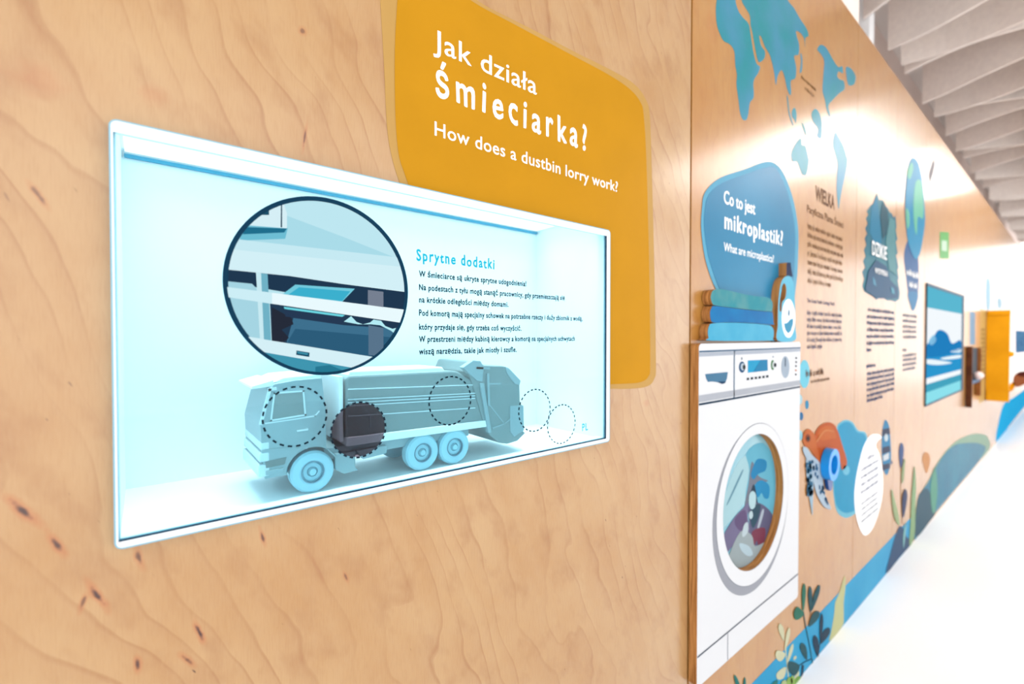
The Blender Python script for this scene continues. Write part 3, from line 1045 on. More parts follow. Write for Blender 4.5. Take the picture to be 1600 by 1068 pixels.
# ------------------------------------------------------------------ dark printed texts on the second panel
INK_B = principled('brown_black_ink', rgb(92, 64, 48), 0.6, 0.05)
INK_N = principled('navy_ink', rgb(66, 78, 108), 0.6, 0.05)
tx = thing('wall_text', 'dark printed text headed WIELKA on the wood right of the round blue sign', 'text', (0, at(1290, 420).y, at(1290, 560).z))
lettering('lettering', 'WIELKA', 1274, 312, 1304, 24, INK_B, tx, 0, 0, 0.025, 1.0)
lettering('lettering', 'Pacyficzna Plama Śmieci', 1261, 331, 1318, 12, INK_B, tx, 0, 0, 0.01, 1.0, wob=0.04)
scribble('paragraph', [(1262, 356 + i * 14.2, r_) for i, r_ in enumerate((1317, 1316, 1317, 1316, 1316, 1316, 1298))], 6, INK_B, tx, 0, 0, 11)
lettering('lettering', 'The Great Pacific Garbage Patch', 1261, 472, 1304, 6.5, INK_N, tx, 0, 0, 0.005)
scribble('paragraph', [(1261, 491 + i * 10.7, r_) for i, r_ in enumerate((1315, 1315, 1315, 1315, 1315, 1286))], 5, INK_N, tx, 0, 0, 12)

# ------------------------------------------------------------------ round bubbles beside the machine
bub = [(1257, 584, 8.2, 22, (126, 224, 248), 'large pale blue dot sticker beside the machine panel edge'),
       (1261, 632, 2.8, 7, (42, 150, 196), 'small blue dot sticker below the large pale dot'),
       (1252, 650, 3.2, 6.5, (36, 120, 176), 'small darker blue dot sticker touching the machine panel edge'),
       (1250, 624, 3.6, 8, (190, 232, 244), 'pale dot sticker half behind the machine panel'),
       (1250, 680, 4, 8, (160, 222, 240), 'lowest pale dot sticker beside the turtle')]
for (x, y, rx, ry, col, lb) in bub:
    tag(sticker('dot_sticker', [(x + rx * math.cos(k * math.pi / 6), y + ry * math.sin(k * math.pi / 6)) for k in range(12)], 0, ink(*col)), lb, 'sticker', 'round dot stickers')
nt_ = thing('wall_text', 'slanted handwritten note with a thin line of print right of the large pale dot', 'text', (0, at(1275, 584).y, at(1275, 600).z))
scribble('handwriting', [(1259, 588, 1287)], 7, INK_B, nt_, 1, 0, 21, 0.18)
scribble('paragraph', [(1267, 598, 1296)], 3.5, INK_B, nt_, 1, 0, 22)

# ------------------------------------------------------------------ washing machine panel (plywood cut-out standing off the wall)
MB, MF = 0.002, 0.026
wm = thing('washing_machine_cutout', 'white washing machine printed on a thick plywood panel, laundry in its round door', 'washing machine', (MF, at(1170, 700, MF).y, 0.36))
my0, my1 = at(1091, 700, MF).y, at(1249, 700, MF).y
mz1 = at(1100, 536.5, MF).z
mz0 = (at(1246, 930, MF).z + at(1120, 1050, MF).z) / 2
# the porthole
pa, pb = at(1129.5, 757, MF), at(1223.6, 757, MF)
pcy = (pa.y + pb.y) / 2
prr = (pb.y - pa.y) / 2
pcz = (at(1181, 679, MF).z + at(1181, 885, MF).z) / 2
bm = bmesh.new()
add_slab(bm, [round_rect(my0, my1, mz0, mz1, 0.012), disc_loop(pcy, pcz, prr, None, 64)[::-1]], MB, MF, 0, 1)
bm_to('machine_board', bm, [M_MACHINE, M_PLY_EDGE], wm)


def mst(name, pts, lay, mat, parent, smooth=False):
    return sticker(name, pts, lay, mat, parent, smooth, MF)


zC = lambda pts: zm(pts, 9.14, 1085, 530)
zE = lambda pts: zm(pts, 3.56, 1100, 650)
STEEL = ink(70, 112, 148)
NAVY = ink(18, 58, 88)


def hline(name, pl, th, mat, lay=1, y0=None, y1=None):
    p_ = at(pl[0], pl[1], MF)
    return box(name, (MF + 0.0003 + lay * 0.0006, y0 or my0 + 0.001, p_.z - th / 2), (MF + 0.0007 + lay * 0.0006, y1 or my1 - 0.001, p_.z + th / 2), mat, wm)


pv = at(1147, 580, MF).y
hline('lid_line', (1147, 547.0), 0.0040, STEEL)
hline('panel_shadow', (1147, 551.5), 0.010, ink(200, 210, 224), 0)
hline('panel_shadow', (1147, 614), 0.018, ink(200, 206, 216), 0)
hline('panel_line', (1147, 622), 0.0052, NAVY)
zl0, zl1 = at(1147, 547, MF).z, at(1147, 622, MF).z
box('panel_line', (MF + 0.0003, pv - 0.0028, zl1), (MF + 0.0007, pv + 0.0028, zl0), STEEL, wm)
hline('plinth_line', (1167, 962), 0.0034, ink(98, 108, 126))
pw = at(1137, 1000, MF)
box('plinth_line', (MF + 0.0003, pw.y - 0.0014, mz0 + 0.002), (MF + 0.0007, pw.y + 0.0014, at(1167, 962, MF).z), ink(150, 156, 170), wm)
mst('drawer_handle', zC([(155, 495), (478, 465), (465, 560), (440, 620), (400, 635), (330, 610), (260, 600), (195, 605), (170, 560)]), 0, ink(84, 136, 172), wm)
mst('drawer_handle_shade', zC([(330, 610), (380, 600), (450, 600), (440, 622), (400, 636)]), 1, ink(24, 70, 108), wm)


def ell(cx, cy, rx, ry, n=20):
    return [(cx + rx * math.cos(2 * math.pi * k / n), cy + ry * math.sin(2 * math.pi * k / n)) for k in range(n)]


kb = mst('knob', zC(ell(682, 395, 44, 80)), 0, ink(22, 84, 132), wm)
mst('knob_face', zC(ell(692, 390, 30, 52)), 1, ink(205, 222, 236), kb)
mst('knob_pointer', zC(ell(712, 395, 20, 36)), 2, ink(24, 38, 40), kb)
kb = mst('knob', zC(ell(1120, 365, 26, 72)), 0, ink(60, 140, 72), wm)
mst('knob_face', zC(ell(1132, 365, 20, 50)), 1, ink(225, 236, 236), kb)
mst('knob_pointer', zC(ell(1155, 365, 18, 30)), 2, ink(24, 34, 48), kb)
disp = mst('display_window', zC([(765, 300), (1045, 288), (1048, 445), (765, 475)]), 0, ink(30, 176, 226), wm)
mst('display_reflection', zC([(950, 292), (1045, 288), (1048, 445), (840, 467)]), 1, ink(26, 142, 194), disp)
for (x, y) in ((765, 562), (822, 555), (880, 548), (933, 541), (988, 534), (1042, 527)):
    mst('push_button', zC([(x - 17, y - 14), (x + 17, y - 18), (x + 17, y + 16), (x - 17, y + 20)]), 0, ink(26, 42, 58), wm)
dl = mst('dial', zC(ell(1300, 395, 58, 158, 28)), 0, ink(184, 202, 220), wm)
mst('dial_pointer', zC([(1294, 262), (1306, 262), (1306, 385), (1294, 385)]), 1, ink(66, 86, 110), dl)
for k, (x, y) in enumerate(((1455, 265), (1455, 323), (1452, 380), (1450, 440), (1450, 500))):
    mst('indicator', zC(ell(x, y, 13, 15, 10)), 0, ink(206, 120, 60) if k == 3 else ink(40, 52, 66), wm)
mst('knob_mark', zC([(672, 255), (684, 255), (684, 292), (672, 292)]), 0, ink(110, 130, 150), wm)
mst('knob_mark', zC(ell(1126, 248, 12, 14, 8)), 0, ink(170, 182, 196), wm)

# door: grey crescent, white ring, laundry picture at the bottom of the hole
hole = disc_loop(pcy, pcz, prr, None, 64)[::-1]


def film(name, loops, x0, x1, mat, parent):
    bm = bmesh.new()
    add_slab(bm, loops, x0, x1)
    return bm_to(name, bm, mat, parent)


film('door_shadow', [disc_loop(pcy - 0.008, pcz - 0.020, prr * 1.235, None, 64), hole], MF + 0.0003, MF + 0.0006, ink(176, 180, 190), wm)
film('door_ring', [disc_loop(pcy + 0.002, pcz - 0.006, prr * 1.185, None, 64), disc_loop(pcy, pcz, prr * 1.002, None, 64)[::-1]], MF + 0.0003, MF + 0.0012, M_MACHINE, wm)
film('door_ring_line', [disc_loop(pcy + 0.002, pcz - 0.006, prr * 1.192, None, 64), disc_loop(pcy + 0.002, pcz - 0.006, prr * 1.183, None, 64)[::-1]], MF + 0.0004, MF + 0.0009, ink(130, 136, 150), wm)
DB = 0.0026
door = film('door_picture', [disc_loop(pcy, pcz, prr * 0.998, None, 64)], DB, DB + 0.0006, mottled('wash_water', rgb(120, 200, 224, 1 / E), rgb(165, 224, 238, 1 / E), 4, 0.2, 0.5), wm)
clipd = disc_loop(pcy, pcz, prr * 0.992, None, 64)
for k, (pts, col) in enumerate((
        ([(210, 230), (250, 240), (240, 440), (110, 620), (90, 560), (120, 420), (170, 290)], (186, 230, 240)),
        ([(235, 200), (330, 150), (420, 300), (440, 520), (240, 520), (250, 300)], (112, 196, 222)),
        ([(205, 310), (212, 315), (140, 470), (128, 480)], (110, 160, 180)),
        ([(300, 330), (355, 360), (280, 380), (240, 500), (225, 490), (245, 380), (265, 250)], (128, 134, 150)),
        ([(285, 250), (310, 235), (345, 250), (340, 300), (300, 320), (275, 350), (258, 320)], (30, 142, 196)),
        ([(285, 375), (320, 355), (360, 385), (358, 450), (335, 455), (318, 425), (300, 450), (282, 430)], (34, 150, 204)),
        ([(265, 395), (278, 380), (290, 440), (300, 520), (270, 510), (255, 450)], (30, 62, 84)),
        ([(245, 500), (300, 480), (360, 520), (385, 580), (375, 700), (300, 740), (230, 700), (250, 600)], (104, 104, 136)),
        ([(245, 480), (240, 560), (250, 640), (180, 690), (120, 760), (90, 700), (160, 570), (215, 510)], (128, 122, 158)),
        ([(175, 560), (225, 520), (235, 600), (200, 635), (170, 600)], (108, 92, 132)),
        ([(265, 500), (310, 490), (300, 560), (270, 620), (255, 560)], (46, 84, 104)),
        ([(320, 520), (330, 530), (305, 615), (295, 610)], (190, 205, 218)),
        ([(265, 640), (335, 620), (330, 700), (305, 725), (290, 690), (275, 715)], (132, 66, 88)),
        ([(130, 790), (200, 640), (262, 660), (280, 720), (340, 700), (330, 770), (250, 880), (190, 900), (140, 860)], (172, 188, 192)),
        ([(195, 705), (245, 720), (268, 765), (240, 775), (205, 745)], (198, 224, 236)),
        ([(220, 600), (240, 590), (240, 640), (215, 670), (208, 650)], (206, 226, 234)),
        ([(250, 430), (270, 415), (285, 440), (280, 500), (258, 515), (245, 480)], (196, 232, 240)),
        ([(248, 535), (262, 525), (268, 550), (258, 570), (247, 560)], (206, 232, 240)))):
    lp = clip_convex(smooth_loop(to_plane(zE(pts), DB), 4), clipd)
    if len(lp) > 2:
        film('laundry', [lp], DB + 0.0005 + k * 0.0001, DB + 0.0008 + k * 0.0001, ink(*col), door)

# ------------------------------------------------------------------ towels and bottle: thick plywood cut-outs on top of the machine
zF = lambda pts: zm(pts, 7.366, 1085, 400)


def cutout(name, pts, mat, label, cat, group=None, hole=None, smooth=True):
    lp = to_plane(zF(pts), MF)
    if smooth:
        lp = smooth_loop(lp, 4)
    lp = [(y, max(z, mz1 + 0.0004)) for y, z in lp]
    loops = [lp]
    if hole:
        loops.append(smooth_loop(to_plane(zF(hole), MF), 4)[::-1])
    bm = bmesh.new()
    add_slab(bm, loops, MB, MF, 0, 1)
    o = bm_to(name, bm, [mat, M_PLY_EDGE])
    if label:
        tag(o, label, cat, group)
    return o


TG = 'towel cut-outs stacked on the machine'
t1 = cutout('folded_towel', [(195, 430), (215, 395), (270, 378), (350, 385), (500, 420), (640, 450), (800, 470), (862, 482), (892, 515), (902, 560), (897, 615), (870, 636), (600, 612), (400, 587), (240, 567), (205, 540), (188, 480)],
            mottled('teal_towel_print', rgb(100, 172, 178, 1 / E), rgb(52, 160, 176, 1 / E), 16, 0.4), 'teal folded towel cut-out, topmost of the three stacked on the machine', 'towel', TG)
t2 = cutout('folded_towel', [(180, 650), (200, 592), (228, 573), (400, 592), (600, 617), (868, 641), (895, 640), (905, 680), (910, 760), (903, 788), (700, 770), (400, 758), (240, 766), (192, 740)],
            mottled('blue_towel_print', rgb(20, 138, 204, 1 / E), rgb(24, 124, 192, 1 / E), 12, 0.4), 'strong blue folded towel cut-out, middle of the three stacked on the machine', 'towel', TG)
t3 = cutout('folded_towel', [(155, 870), (170, 800), (210, 774), (400, 763), (700, 776), (860, 795), (905, 830), (915, 890), (905, 955), (880, 972), (200, 972), (165, 940)],
            mottled('light_blue_towel_print', rgb(98, 200, 236, 1 / E), rgb(80, 190, 230, 1 / E), 12, 0.4), 'light blue folded towel cut-out, lowest of the three, lying on the machine', 'towel', TG)
bt = thing('detergent_bottle', 'light blue detergent bottle cut-out with navy cap right of the towels', 'bottle', (MF, at(1227, 530, MF).y, mz1))


def cut_part(name, pts, mat, parent, hole=None, smooth=True, side=None):
    lp = to_plane(zF(pts), MF)
    if smooth:
        lp = smooth_loop(lp, 4)
    lp = [(y, max(z, mz1 + 0.0004)) for y, z in lp]
    loops = [lp] + ([smooth_loop(to_plane(zF(hole), MF), 4)[::-1]] if hole else [])
    bm = bmesh.new()
    add_slab(bm, loops, MB, MF, 0, 1)
    return bm_to(name, bm, [mat, side or M_PLY_EDGE], parent)


bb = cut_part('bottle_body', [(958, 970), (960, 800), (962, 640), (966, 540), (974, 440), (988, 345), (1008, 280), (1040, 240), (1080, 226), (1115, 245), (1140, 305), (1150, 400), (1156, 500), (1160, 640), (1160, 800), (1160, 966)],
              mottled('bottle_print', rgb(104, 206, 240, 1 / E), rgb(120, 212, 242, 1 / E), 8, 0.35), bt,
              [(1000, 410), (1012, 340), (1034, 312), (1054, 345), (1057, 420), (1043, 488), (1016, 520), (1006, 560), (1001, 630), (987, 638), (980, 600), (986, 490)])
cut_part('bottle_cap', [(1058, 224), (1060, 130), (1062, 74), (1108, 72), (1114, 130), (1132, 232), (1110, 236), (1080, 222)], ink(22, 44, 88), bt, None, False)
sticker('label', zF(ell(1083, 715, 76, 222, 28)), 0, principled('label_white', (0.86, 0.87, 0.88, 1), 0.4), bt, False, MF)
sticker('label_wave', zF([(1033, 770), (1060, 770), (1080, 755), (1100, 728), (1138, 714), (1137, 780), (1112, 860), (1080, 890), (1050, 850), (1038, 810)]), 1, ink(64, 168, 210), bt, False, MF)
sticker('label_drop', zF([(1090, 605), (1098, 660), (1088, 694), (1079, 670), (1080, 640)]), 1, ink(40, 130, 170), bt, True, MF)

# ------------------------------------------------------------------ sea animals on the wood
z4 = lambda pts: zm(pts, 4.448, 1230, 620)
wb = thing('water_blob_sticker', 'blue water blob with pale rim printed behind the turtle', 'sticker', (0, at(1330, 720).y, at(1330, 808).z))
sticker('blob_rim', z4([(345, 215), (375, 172), (412, 158), (455, 175), (492, 230), (560, 290), (560, 700), (480, 800), (440, 830), (400, 838), (355, 808), (332, 745), (318, 600), (330, 400)]), 0, ink(120, 206, 232), wb)
sticker('blob_water', z4([(352, 230), (378, 186), (412, 172), (450, 188), (486, 242), (552, 300), (552, 690), (474, 782), (436, 800), (402, 804), (362, 780), (340, 730), (326, 600), (338, 400)]), 1, ink(28, 166, 212), wb)
tu = thing('turtle_graphic', 'orange turtle with pale spotted flippers printed left of the blue blob', 'turtle picture', (0, at(1285, 720).y, at(1285, 800).z))
sh = sticker('shell', z4([(193, 260), (225, 202), (285, 175), (330, 195), (357, 250), (382, 330), (405, 400), (416, 455), (402, 495), (378, 502), (366, 440), (330, 380), (290, 420), (262, 470), (240, 468), (215, 440), (198, 380), (186, 320)]), 2, ink(206, 92, 24), tu)
sticker('shell_plate', z4([(215, 250), (245, 212), (288, 200), (322, 220), (340, 280), (300, 290), (240, 300)]), 3, ink(216, 108, 36), sh)
sticker('shell_line', z4([(205, 300), (260, 230), (320, 235), (322, 242), (264, 240), (212, 308)]), 4, ink(226, 140, 80), sh)
hd = sticker('head', z4([(110, 275), (125, 236), (150, 222), (180, 245), (198, 285), (205, 340), (225, 420), (240, 470), (205, 430), (175, 385), (150, 350), (128, 345), (112, 315)]), 3, ink(214, 112, 48), tu)
sticker('eye', z4(ell(145, 285, 17, 28)), 4, ink(150, 62, 16), hd)
sticker('eye_spot', z4(ell(147, 288, 9, 15)), 5, ink(40, 22, 12), hd)
sticker('tail_swirl', z4(ell(410, 508, 24, 34)), 2, ink(120, 206, 236), tu)
fp1 = sticker('flipper', z4([(132, 430), (152, 415), (180, 440), (190, 520), (182, 640), (178, 760), (176, 820), (162, 745), (146, 640), (134, 530)]), 3, ink(176, 208, 228), tu)
fp2 = sticker('flipper', z4([(115, 345), (140, 358), (170, 400), (222, 450), (246, 510), (250, 600), (268, 690), (302, 762), (297, 780), (258, 762), (226, 716), (198, 650), (180, 560), (160, 470), (128, 415), (110, 370)]), 4, ink(196, 218, 236), tu)
rnd = random.Random(4)
for k in range(22):
    t = rnd.random()
    cx, cyy = 150 + 22 * math.sin(k) * 0.6 + t * 12, 450 + t * 260
    sticker('flipper_spot', z4([(cx + rnd.uniform(7, 12) * math.cos(a_), cyy + rnd.uniform(14, 24) * math.sin(a_)) for a_ in [i * math.pi / 3 for i in range(6)]]), 5, ink(34, 108, 148), fp1)
for k in range(20):
    t = rnd.random()
    cx, cyy = 180 + t * 90 + rnd.uniform(-14, 14), 440 + t * 300
    sticker('flipper_spot', z4([(cx + rnd.uniform(4, 9) * math.cos(a_), cyy + rnd.uniform(9, 18) * math.sin(a_)) for a_ in [i * math.pi / 3 for i in range(6)]]), 6, ink(38, 104, 150), fp2)

# blue ring peep-hole standing out from the wall
rc = at(1304, 726, 0.034)
RR = 0.064
rg = thing('peephole_ring', 'glossy blue plastic ring standing out from the turtle picture', 'ring', (0.034, rc.y, rc.z - RR))
M_RING = principled('blue_plastic', rgb(20, 138, 216), 0.3, 0.4)
M_RING_D = principled('navy_plastic', rgb(18, 66, 130), 0.35, 0.5)
bm = bmesh.new()
add_slab(bm, [disc_loop(rc.y, rc.z, RR, None, 56), disc_loop(rc.y, rc.z, RR * 0.62, None, 56)[::-1]], 0.005, 0.034)
es = [e for e in bm.edges if all(abs(v.co.x - 0.034) < 1e-5 for v in e.verts) and len([f for f in e.link_faces if abs(f.normal.x) < 0.5]) == 1]
bm.normal_update()
bm_to('ring', bm, M_RING, rg)
bm = bmesh.new()
add_slab(bm, [disc_loop(rc.y, rc.z, RR * 0.66, None, 40)], 0.0045, 0.010)
bm_to('ring_bottom', bm, M_RING_D, rg)
bm = bmesh.new()
add_slab(bm, [smooth_loop([(rc.y - 0.012, rc.z - RR * 0.85), (rc.y + 0.022, rc.z - RR * 0.85), (rc.y + 0.042, rc.z - RR * 1.35), (rc.y + 0.030, rc.z - RR * 1.75), (rc.y + 0.006, rc.z - RR * 1.7), (rc.y - 0.010, rc.z - RR * 1.3)], 5)], 0.0045, 0.016)
bm_to('lever', bm, M_RING_D, rg)

sb = thing('speech_bubble_sticker', 'white speech bubble with small print between the turtle and the striped fish', 'sticker', (0, at(1358, 760).y, at(1358, 835).z))
sticker('bubble', z4([(605, 258), (640, 262), (654, 282), (630, 302), (616, 340), (640, 400), (660, 500), (665, 620), (655, 720), (630, 820), (600, 900), (562, 952), (530, 955), (500, 900), (475, 800), (468, 680), (480, 560), (505, 440), (530, 350), (560, 290), (580, 266)]), 2, principled('bubble_white', (0.86, 0.87, 0.88, 1), 0.4), sb)
sl = lambda x, y: (x / 4.448 + 1230, y / 4.448 + 620)
scribble('heading', [(sl(555, 440)[0], sl(0, 440)[1], sl(605, 0)[0])], 5, INK_N, sb, 3, 0, 31)
scribble('paragraph', [(sl(512, y)[0], sl(0, y)[1], sl(632, 0)[0]) for y in (520, 572, 624, 676)], 4.2, INK_N, sb, 3, 0, 32)
scribble('paragraph', [(sl(515, y)[0], sl(0, y)[1], sl(630, 0)[0]) for y in (752, 792, 832, 876)], 3.4, ink(120, 130, 150), sb, 3, 0, 33)

fs = thing('fish_graphic', 'slim blue striped fish printed upright right of the speech bubble', 'fish picture', (0, at(1385, 700).y, at(1385, 742).z))
sticker('body', z4([(685, 158), (708, 200), (718, 300), (722, 400), (715, 480), (695, 540), (675, 520), (660, 440), (657, 320), (662, 230), (672, 180)]), 0, ink(30, 140, 190), fs)
for a_, b_ in ((225, 30), (350, 28), (470, 24)):
    sticker('stripe', z4([(664, a_), (712, a_ - 12), (716, a_ + b_), (662, a_ + b_ + 18)]), 1, ink(16, 42, 84), fs, False)
sticker('eye', z4(ell(688, 282, 13, 26)), 2, ink(220, 236, 244), fs)
sticker('white_patch', z4([(666, 408), (708, 385), (706, 430), (668, 445)]), 2, ink(232, 240, 246), fs, False)
sticker('fin', z4([(648, 490), (660, 485), (662, 520), (652, 525)]), 0, ink(30, 52, 70), fs, False)
sticker('fin', z4([(722, 435), (734, 455), (722, 475)]), 0, ink(24, 60, 110), fs, False)

# ------------------------------------------------------------------ sea bed along the foot of the wall
zb_top = (at(1313, 923).z + at(1230, 1009.6).z) / 2


def wallrect(name, y0, y1, z0, z1, lay, mat, parent=None):
    off = 0.0002 + lay * T_ST * 1.6
    bm = bmesh.new()
    add_slab(bm, [rect(y0, y1, z0, z1)], off, off + T_ST)
    return bm_to(name, bm, mat, parent)


sea = wallrect('sea_band', at(1090, 1000).y, at(1425, 800).y, 0.001, zb_top, 0, mottled('sea_print', rgb(62, 182, 228, 1 / E), rgb(38, 170, 222, 1 / E), 3, 0.35))
tag(sea, 'bright blue band printed along the foot of the wooden wall', 'mural')
z9 = lambda pts: zm(pts, 4.855, 1400, 640)
z10 = lambda pts: zm(pts, 3.984, 1230, 800)
z8 = lambda pts: zm(pts, 6.356, 1180, 900)


def floorclip(pts):
    """pull picture points below the floor line up to it"""
    out = []
    for x, y in pts:
        yf = 526 + 1.2286 * (1693 - x)
        while at(x, y).z < 0.002:
            y -= 0.5
        out.append((x, y))
    return out


hill = thing('hill_graphic', 'long teal hill with a yellow green rim printed at the far foot of the wall', 'mural', (0, at(1480, 760).y, 0))
sticker('hill_rim', floorclip(z9([(140, 1000), (160, 700), (200, 610), (250, 530), (300, 425), (380, 310), (460, 235), (540, 195), (600, 180), (650, 184), (695, 205), (712, 290), (600, 420), (400, 660), (200, 900)])), 1, ink(150, 186, 160), hill)
sticker('hill_body', floorclip(z9([(140, 1000), (165, 690), (200, 612), (250, 542), (300, 442), (380, 322), (460, 262), (540, 252), (600, 250), (650, 262), (680, 295), (620, 400), (400, 660), (200, 900)])), 2,
        mottled('hill_print', rgb(30, 122, 154, 1 / E), rgb(40, 140, 168, 1 / E), 3, 0.35), hill)
rk = sticker('rock_graphic', floorclip(z10([(618, 395), (640, 270), (680, 130), (710, 85), (742, 150), (775, 205), (700, 300)])), 2, ink(36, 78, 120))
tag(rk, 'dark blue pointed rock printed at the foot of the wall left of the teal hill', 'mural')
rk2 = sticker('rock_graphic', floorclip(z9([(150, 960), (165, 700), (205, 610), (240, 600), (270, 660), (300, 770), (260, 840)])), 3, ink(26, 84, 106))
tag(rk2, 'dark teal rock printed at the near end of the teal hill', 'mural')


def leaf(x0, y0, x1, y1, w):
    d = Vector((x1 - x0, y1 - y0)); n = Vector((-d.y, d.x)).normalized() * w
    f = lambda t, s: (x0 + d.x * t + n.x * s, y0 + d.y * t + n.y * s)
    return [f(0, 0), f(0.3, 0.35), f(0.7, 0.5), f(0.92, 0.3), f(1, 0), f(0.92, -0.3), f(0.7, -0.5), f(0.3, -0.35)]


def stem(pts, w):
    """thin ribbon through pixel points"""
    l, r = [], []
    for i, p_ in enumerate(pts):
        a_ = Vector(pts[max(i - 1, 0)]); b_ = Vector(pts[min(i + 1, len(pts) - 1)])
        d = (b_ - a_).normalized(); n = Vector((-d.y, d.x)) * w / 2
        l.append((p_[0] + n.x, p_[1] + n.y)); r.append((p_[0] - n.x, p_[1] - n.y))
    return l + r[::-1]


G1, G2, G3 = ink(40, 122, 100), ink(26, 86, 96), ink(20, 58, 84)
pl = thing('plant_graphic', 'dark green leafy seaweed printed near the bottom right of the machine', 'plant picture', (0, at(1262, 980).y, at(1262, 1050).z))
sticker('stem', z8(stem([(480, 350), (500, 490), (540, 680), (575, 890)], 9)), 2, G2, pl, False)
sticker('stem', z8(stem([(665, 560), (640, 690), (620, 830)], 8)), 2, G3, pl, False)
sticker('stem', z8(stem([(420, 895), (500, 845), (560, 818)], 9)), 2, G3, pl, False)
sticker('stem', z8(stem([(475, 880), (468, 960), (455, 1050)], 22)), 2, G3, pl, False)
sticker('stem', z8(stem([(553, 350), (545, 430), (535, 500)], 5)), 2, ink(170, 110, 70), pl, False)
for (x0, y0, x1, y1, w, m_) in ((478, 350, 488, 72, 40, G1), (552, 360, 546, 100, 42, G2), (556, 350, 640, 85, 46, G2), (482, 375, 385, 365, 130, G1), (534, 500, 630, 345, 72, G2),
                                (648, 650, 664, 370, 36, G3), (645, 675, 735, 510, 64, G3), (622, 795, 592, 585, 58, G3), (512, 830, 462, 660, 62, G2), (440, 885, 330, 930, 150, G2)):
    sticker('leaf', z8(leaf(x0, y0, x1, y1, w)), 3, m_, pl)
pl2 = thing('plant_graphic', 'pale cream leafy seaweed printed left of the dark green seaweed', 'plant picture', (0, at(1228, 1020).y, at(1228, 1060).z))
CR_ = ink(228, 228, 190)
sticker('stem', z8(stem([(300, 700), (315, 850), (330, 1000)], 9)), 1, CR_, pl2, False)
for (x0, y0, x1, y1, w) in ((285, 640, 245, 470, 50), (295, 740, 340, 510, 36), (300, 770, 205, 800, 110), (320, 860, 375, 670, 34), (305, 900, 225, 1020, 80), (385, 830, 405, 790, 26), (395, 1060, 425, 930, 40)):
    sticker('leaf', z8(leaf(x0, y0, x1, y1, w)), 2, CR_, pl2)
pl3 = thing('plant_graphic', 'light green grass tuft printed at the lower edge under the cream seaweed', 'plant picture', (0, at(1235, 1060).y, at(1235, 1068).z))
for (x0, y0, x1, y1, w, m_) in ((330, 1130, 350, 1000, 60, ink(150, 190, 90)), (400, 1130, 440, 990, 60, ink(128, 178, 84)), (260, 1130, 300, 1030, 50, ink(190, 210, 150)), (380, 1120, 370, 985, 40, ink(160, 200, 100))):
    sticker('leaf', z8(leaf(x0, y0, x1, y1, w)), 4, m_, pl3)
pl4 = thing('plant_graphic', 'small teal shoots printed below the lower left corner of the machine', 'plant picture', (0, at(1160, 1060).y, at(1160, 1075).z))
for (x0, y0, x1, y1, w) in ((1160, 1090, 1148, 1054, 6), (1163, 1090, 1164, 1058, 4), (1195, 1090, 1215, 1062, 8)):
    sticker('leaf', leaf(x0, y0, x1, y1, w), 2, ink(36, 128, 122), pl4)
kp = thing('plant_graphic', 'tall pale yellow kelp blade crossing the bright blue band', 'plant picture', (0, at(1310, 930).y, at(1310, 990).z))
sticker('blade', floorclip(z10([(358, 395), (362, 470), (352, 560), (352, 640), (345, 725), (265, 835), (275, 740), (292, 640), (300, 560), (325, 500)])), 1, ink(216, 216, 158), kp)
kp2 = thing('plant_graphic', 'tall green kelp blades printed at the near end of the teal hill', 'plant picture', (0, at(1424, 800).y, at(1424, 850).z))
for (pts, m_) in ((z4([(885, 480), (895, 600), (892, 760), (885, 960), (850, 1030), (858, 860), (868, 650)]), ink(150, 186, 136)),
                  (z4([(725, 640), (745, 700), (775, 820), (780, 890), (750, 850), (730, 740)]), ink(170, 190, 140)),
                  (z4([(820, 430), (812, 560), (800, 600), (795, 540), (806, 460)]), ink(160, 180, 130)),
                  (z4([(825, 870), (822, 960), (808, 1050), (806, 960)]), ink(140, 200, 200))):
    sticker('blade', floorclip(pts), 4, m_, kp2)
kp3 = thing('plant_graphic', 'thin stalk with two navy leaves printed right below the striped fish', 'plant picture', (0, at(1410, 740).y, at(1410, 800).z))
sticker('stem', z4(stem([(790, 480), (790, 700), (800, 880)], 4)), 1, ink(190, 140, 90), kp3, False)
sticker('leaf', z4(leaf(790, 492, 796, 318, 34)), 2, ink(40, 82, 140), kp3)
sticker('leaf', z4(leaf(806, 840, 824, 640, 34)), 5, ink(30, 52, 100), kp3)
kp4 = thing('plant_graphic', 'faint orange leaf printed above the dark teal rock', 'plant picture', (0, at(1447, 720).y, at(1447, 760).z))
sticker('leaf', z9(leaf(232, 480, 230, 320, 58)), 1, ink(220, 150, 84), kp4)
sticker('leaf', floorclip(z9([(300, 440), (315, 600), (300, 760), (275, 770), (262, 620), (275, 500)])), 4, ink(90, 166, 140), kp4)

# ------------------------------------------------------------------ third panel: forest, planet, text
zG = lambda pts: zm(pts, 5.085, 1340, 280)
fo = thing('forest_graphic', 'dark teal fir forest with white lettering printed beside the planet picture', 'mural', (0, at(1377, 400).y, at(1377, 472).z))
jag = [(155, 110), (170, 165), (200, 165), (215, 205), (240, 230), (255, 262), (272, 270), (285, 305), (300, 285), (310, 380), (303, 400), (318, 480), (304, 490), (318, 590), (305, 600), (325, 700), (315, 720), (326, 790), (318, 800), (336, 900), (330, 952),
       (300, 972), (265, 962), (235, 962), (200, 935), (170, 942), (150, 956), (125, 930), (90, 912), (55, 892), (38, 850), (52, 790), (36, 735), (60, 700), (44, 650), (64, 610), (50, 560), (70, 520), (55, 470), (76, 430), (60, 390), (80, 350), (66, 310), (86, 280), (72, 255), (105, 205), (132, 190), (140, 150)]
sticker('forest_mass', zG(jag), 0, mottled('forest_print', rgb(38, 116, 142, 1 / E), rgb(62, 140, 152, 1 / E), 7, 0.35), fo, False)
fir = 0
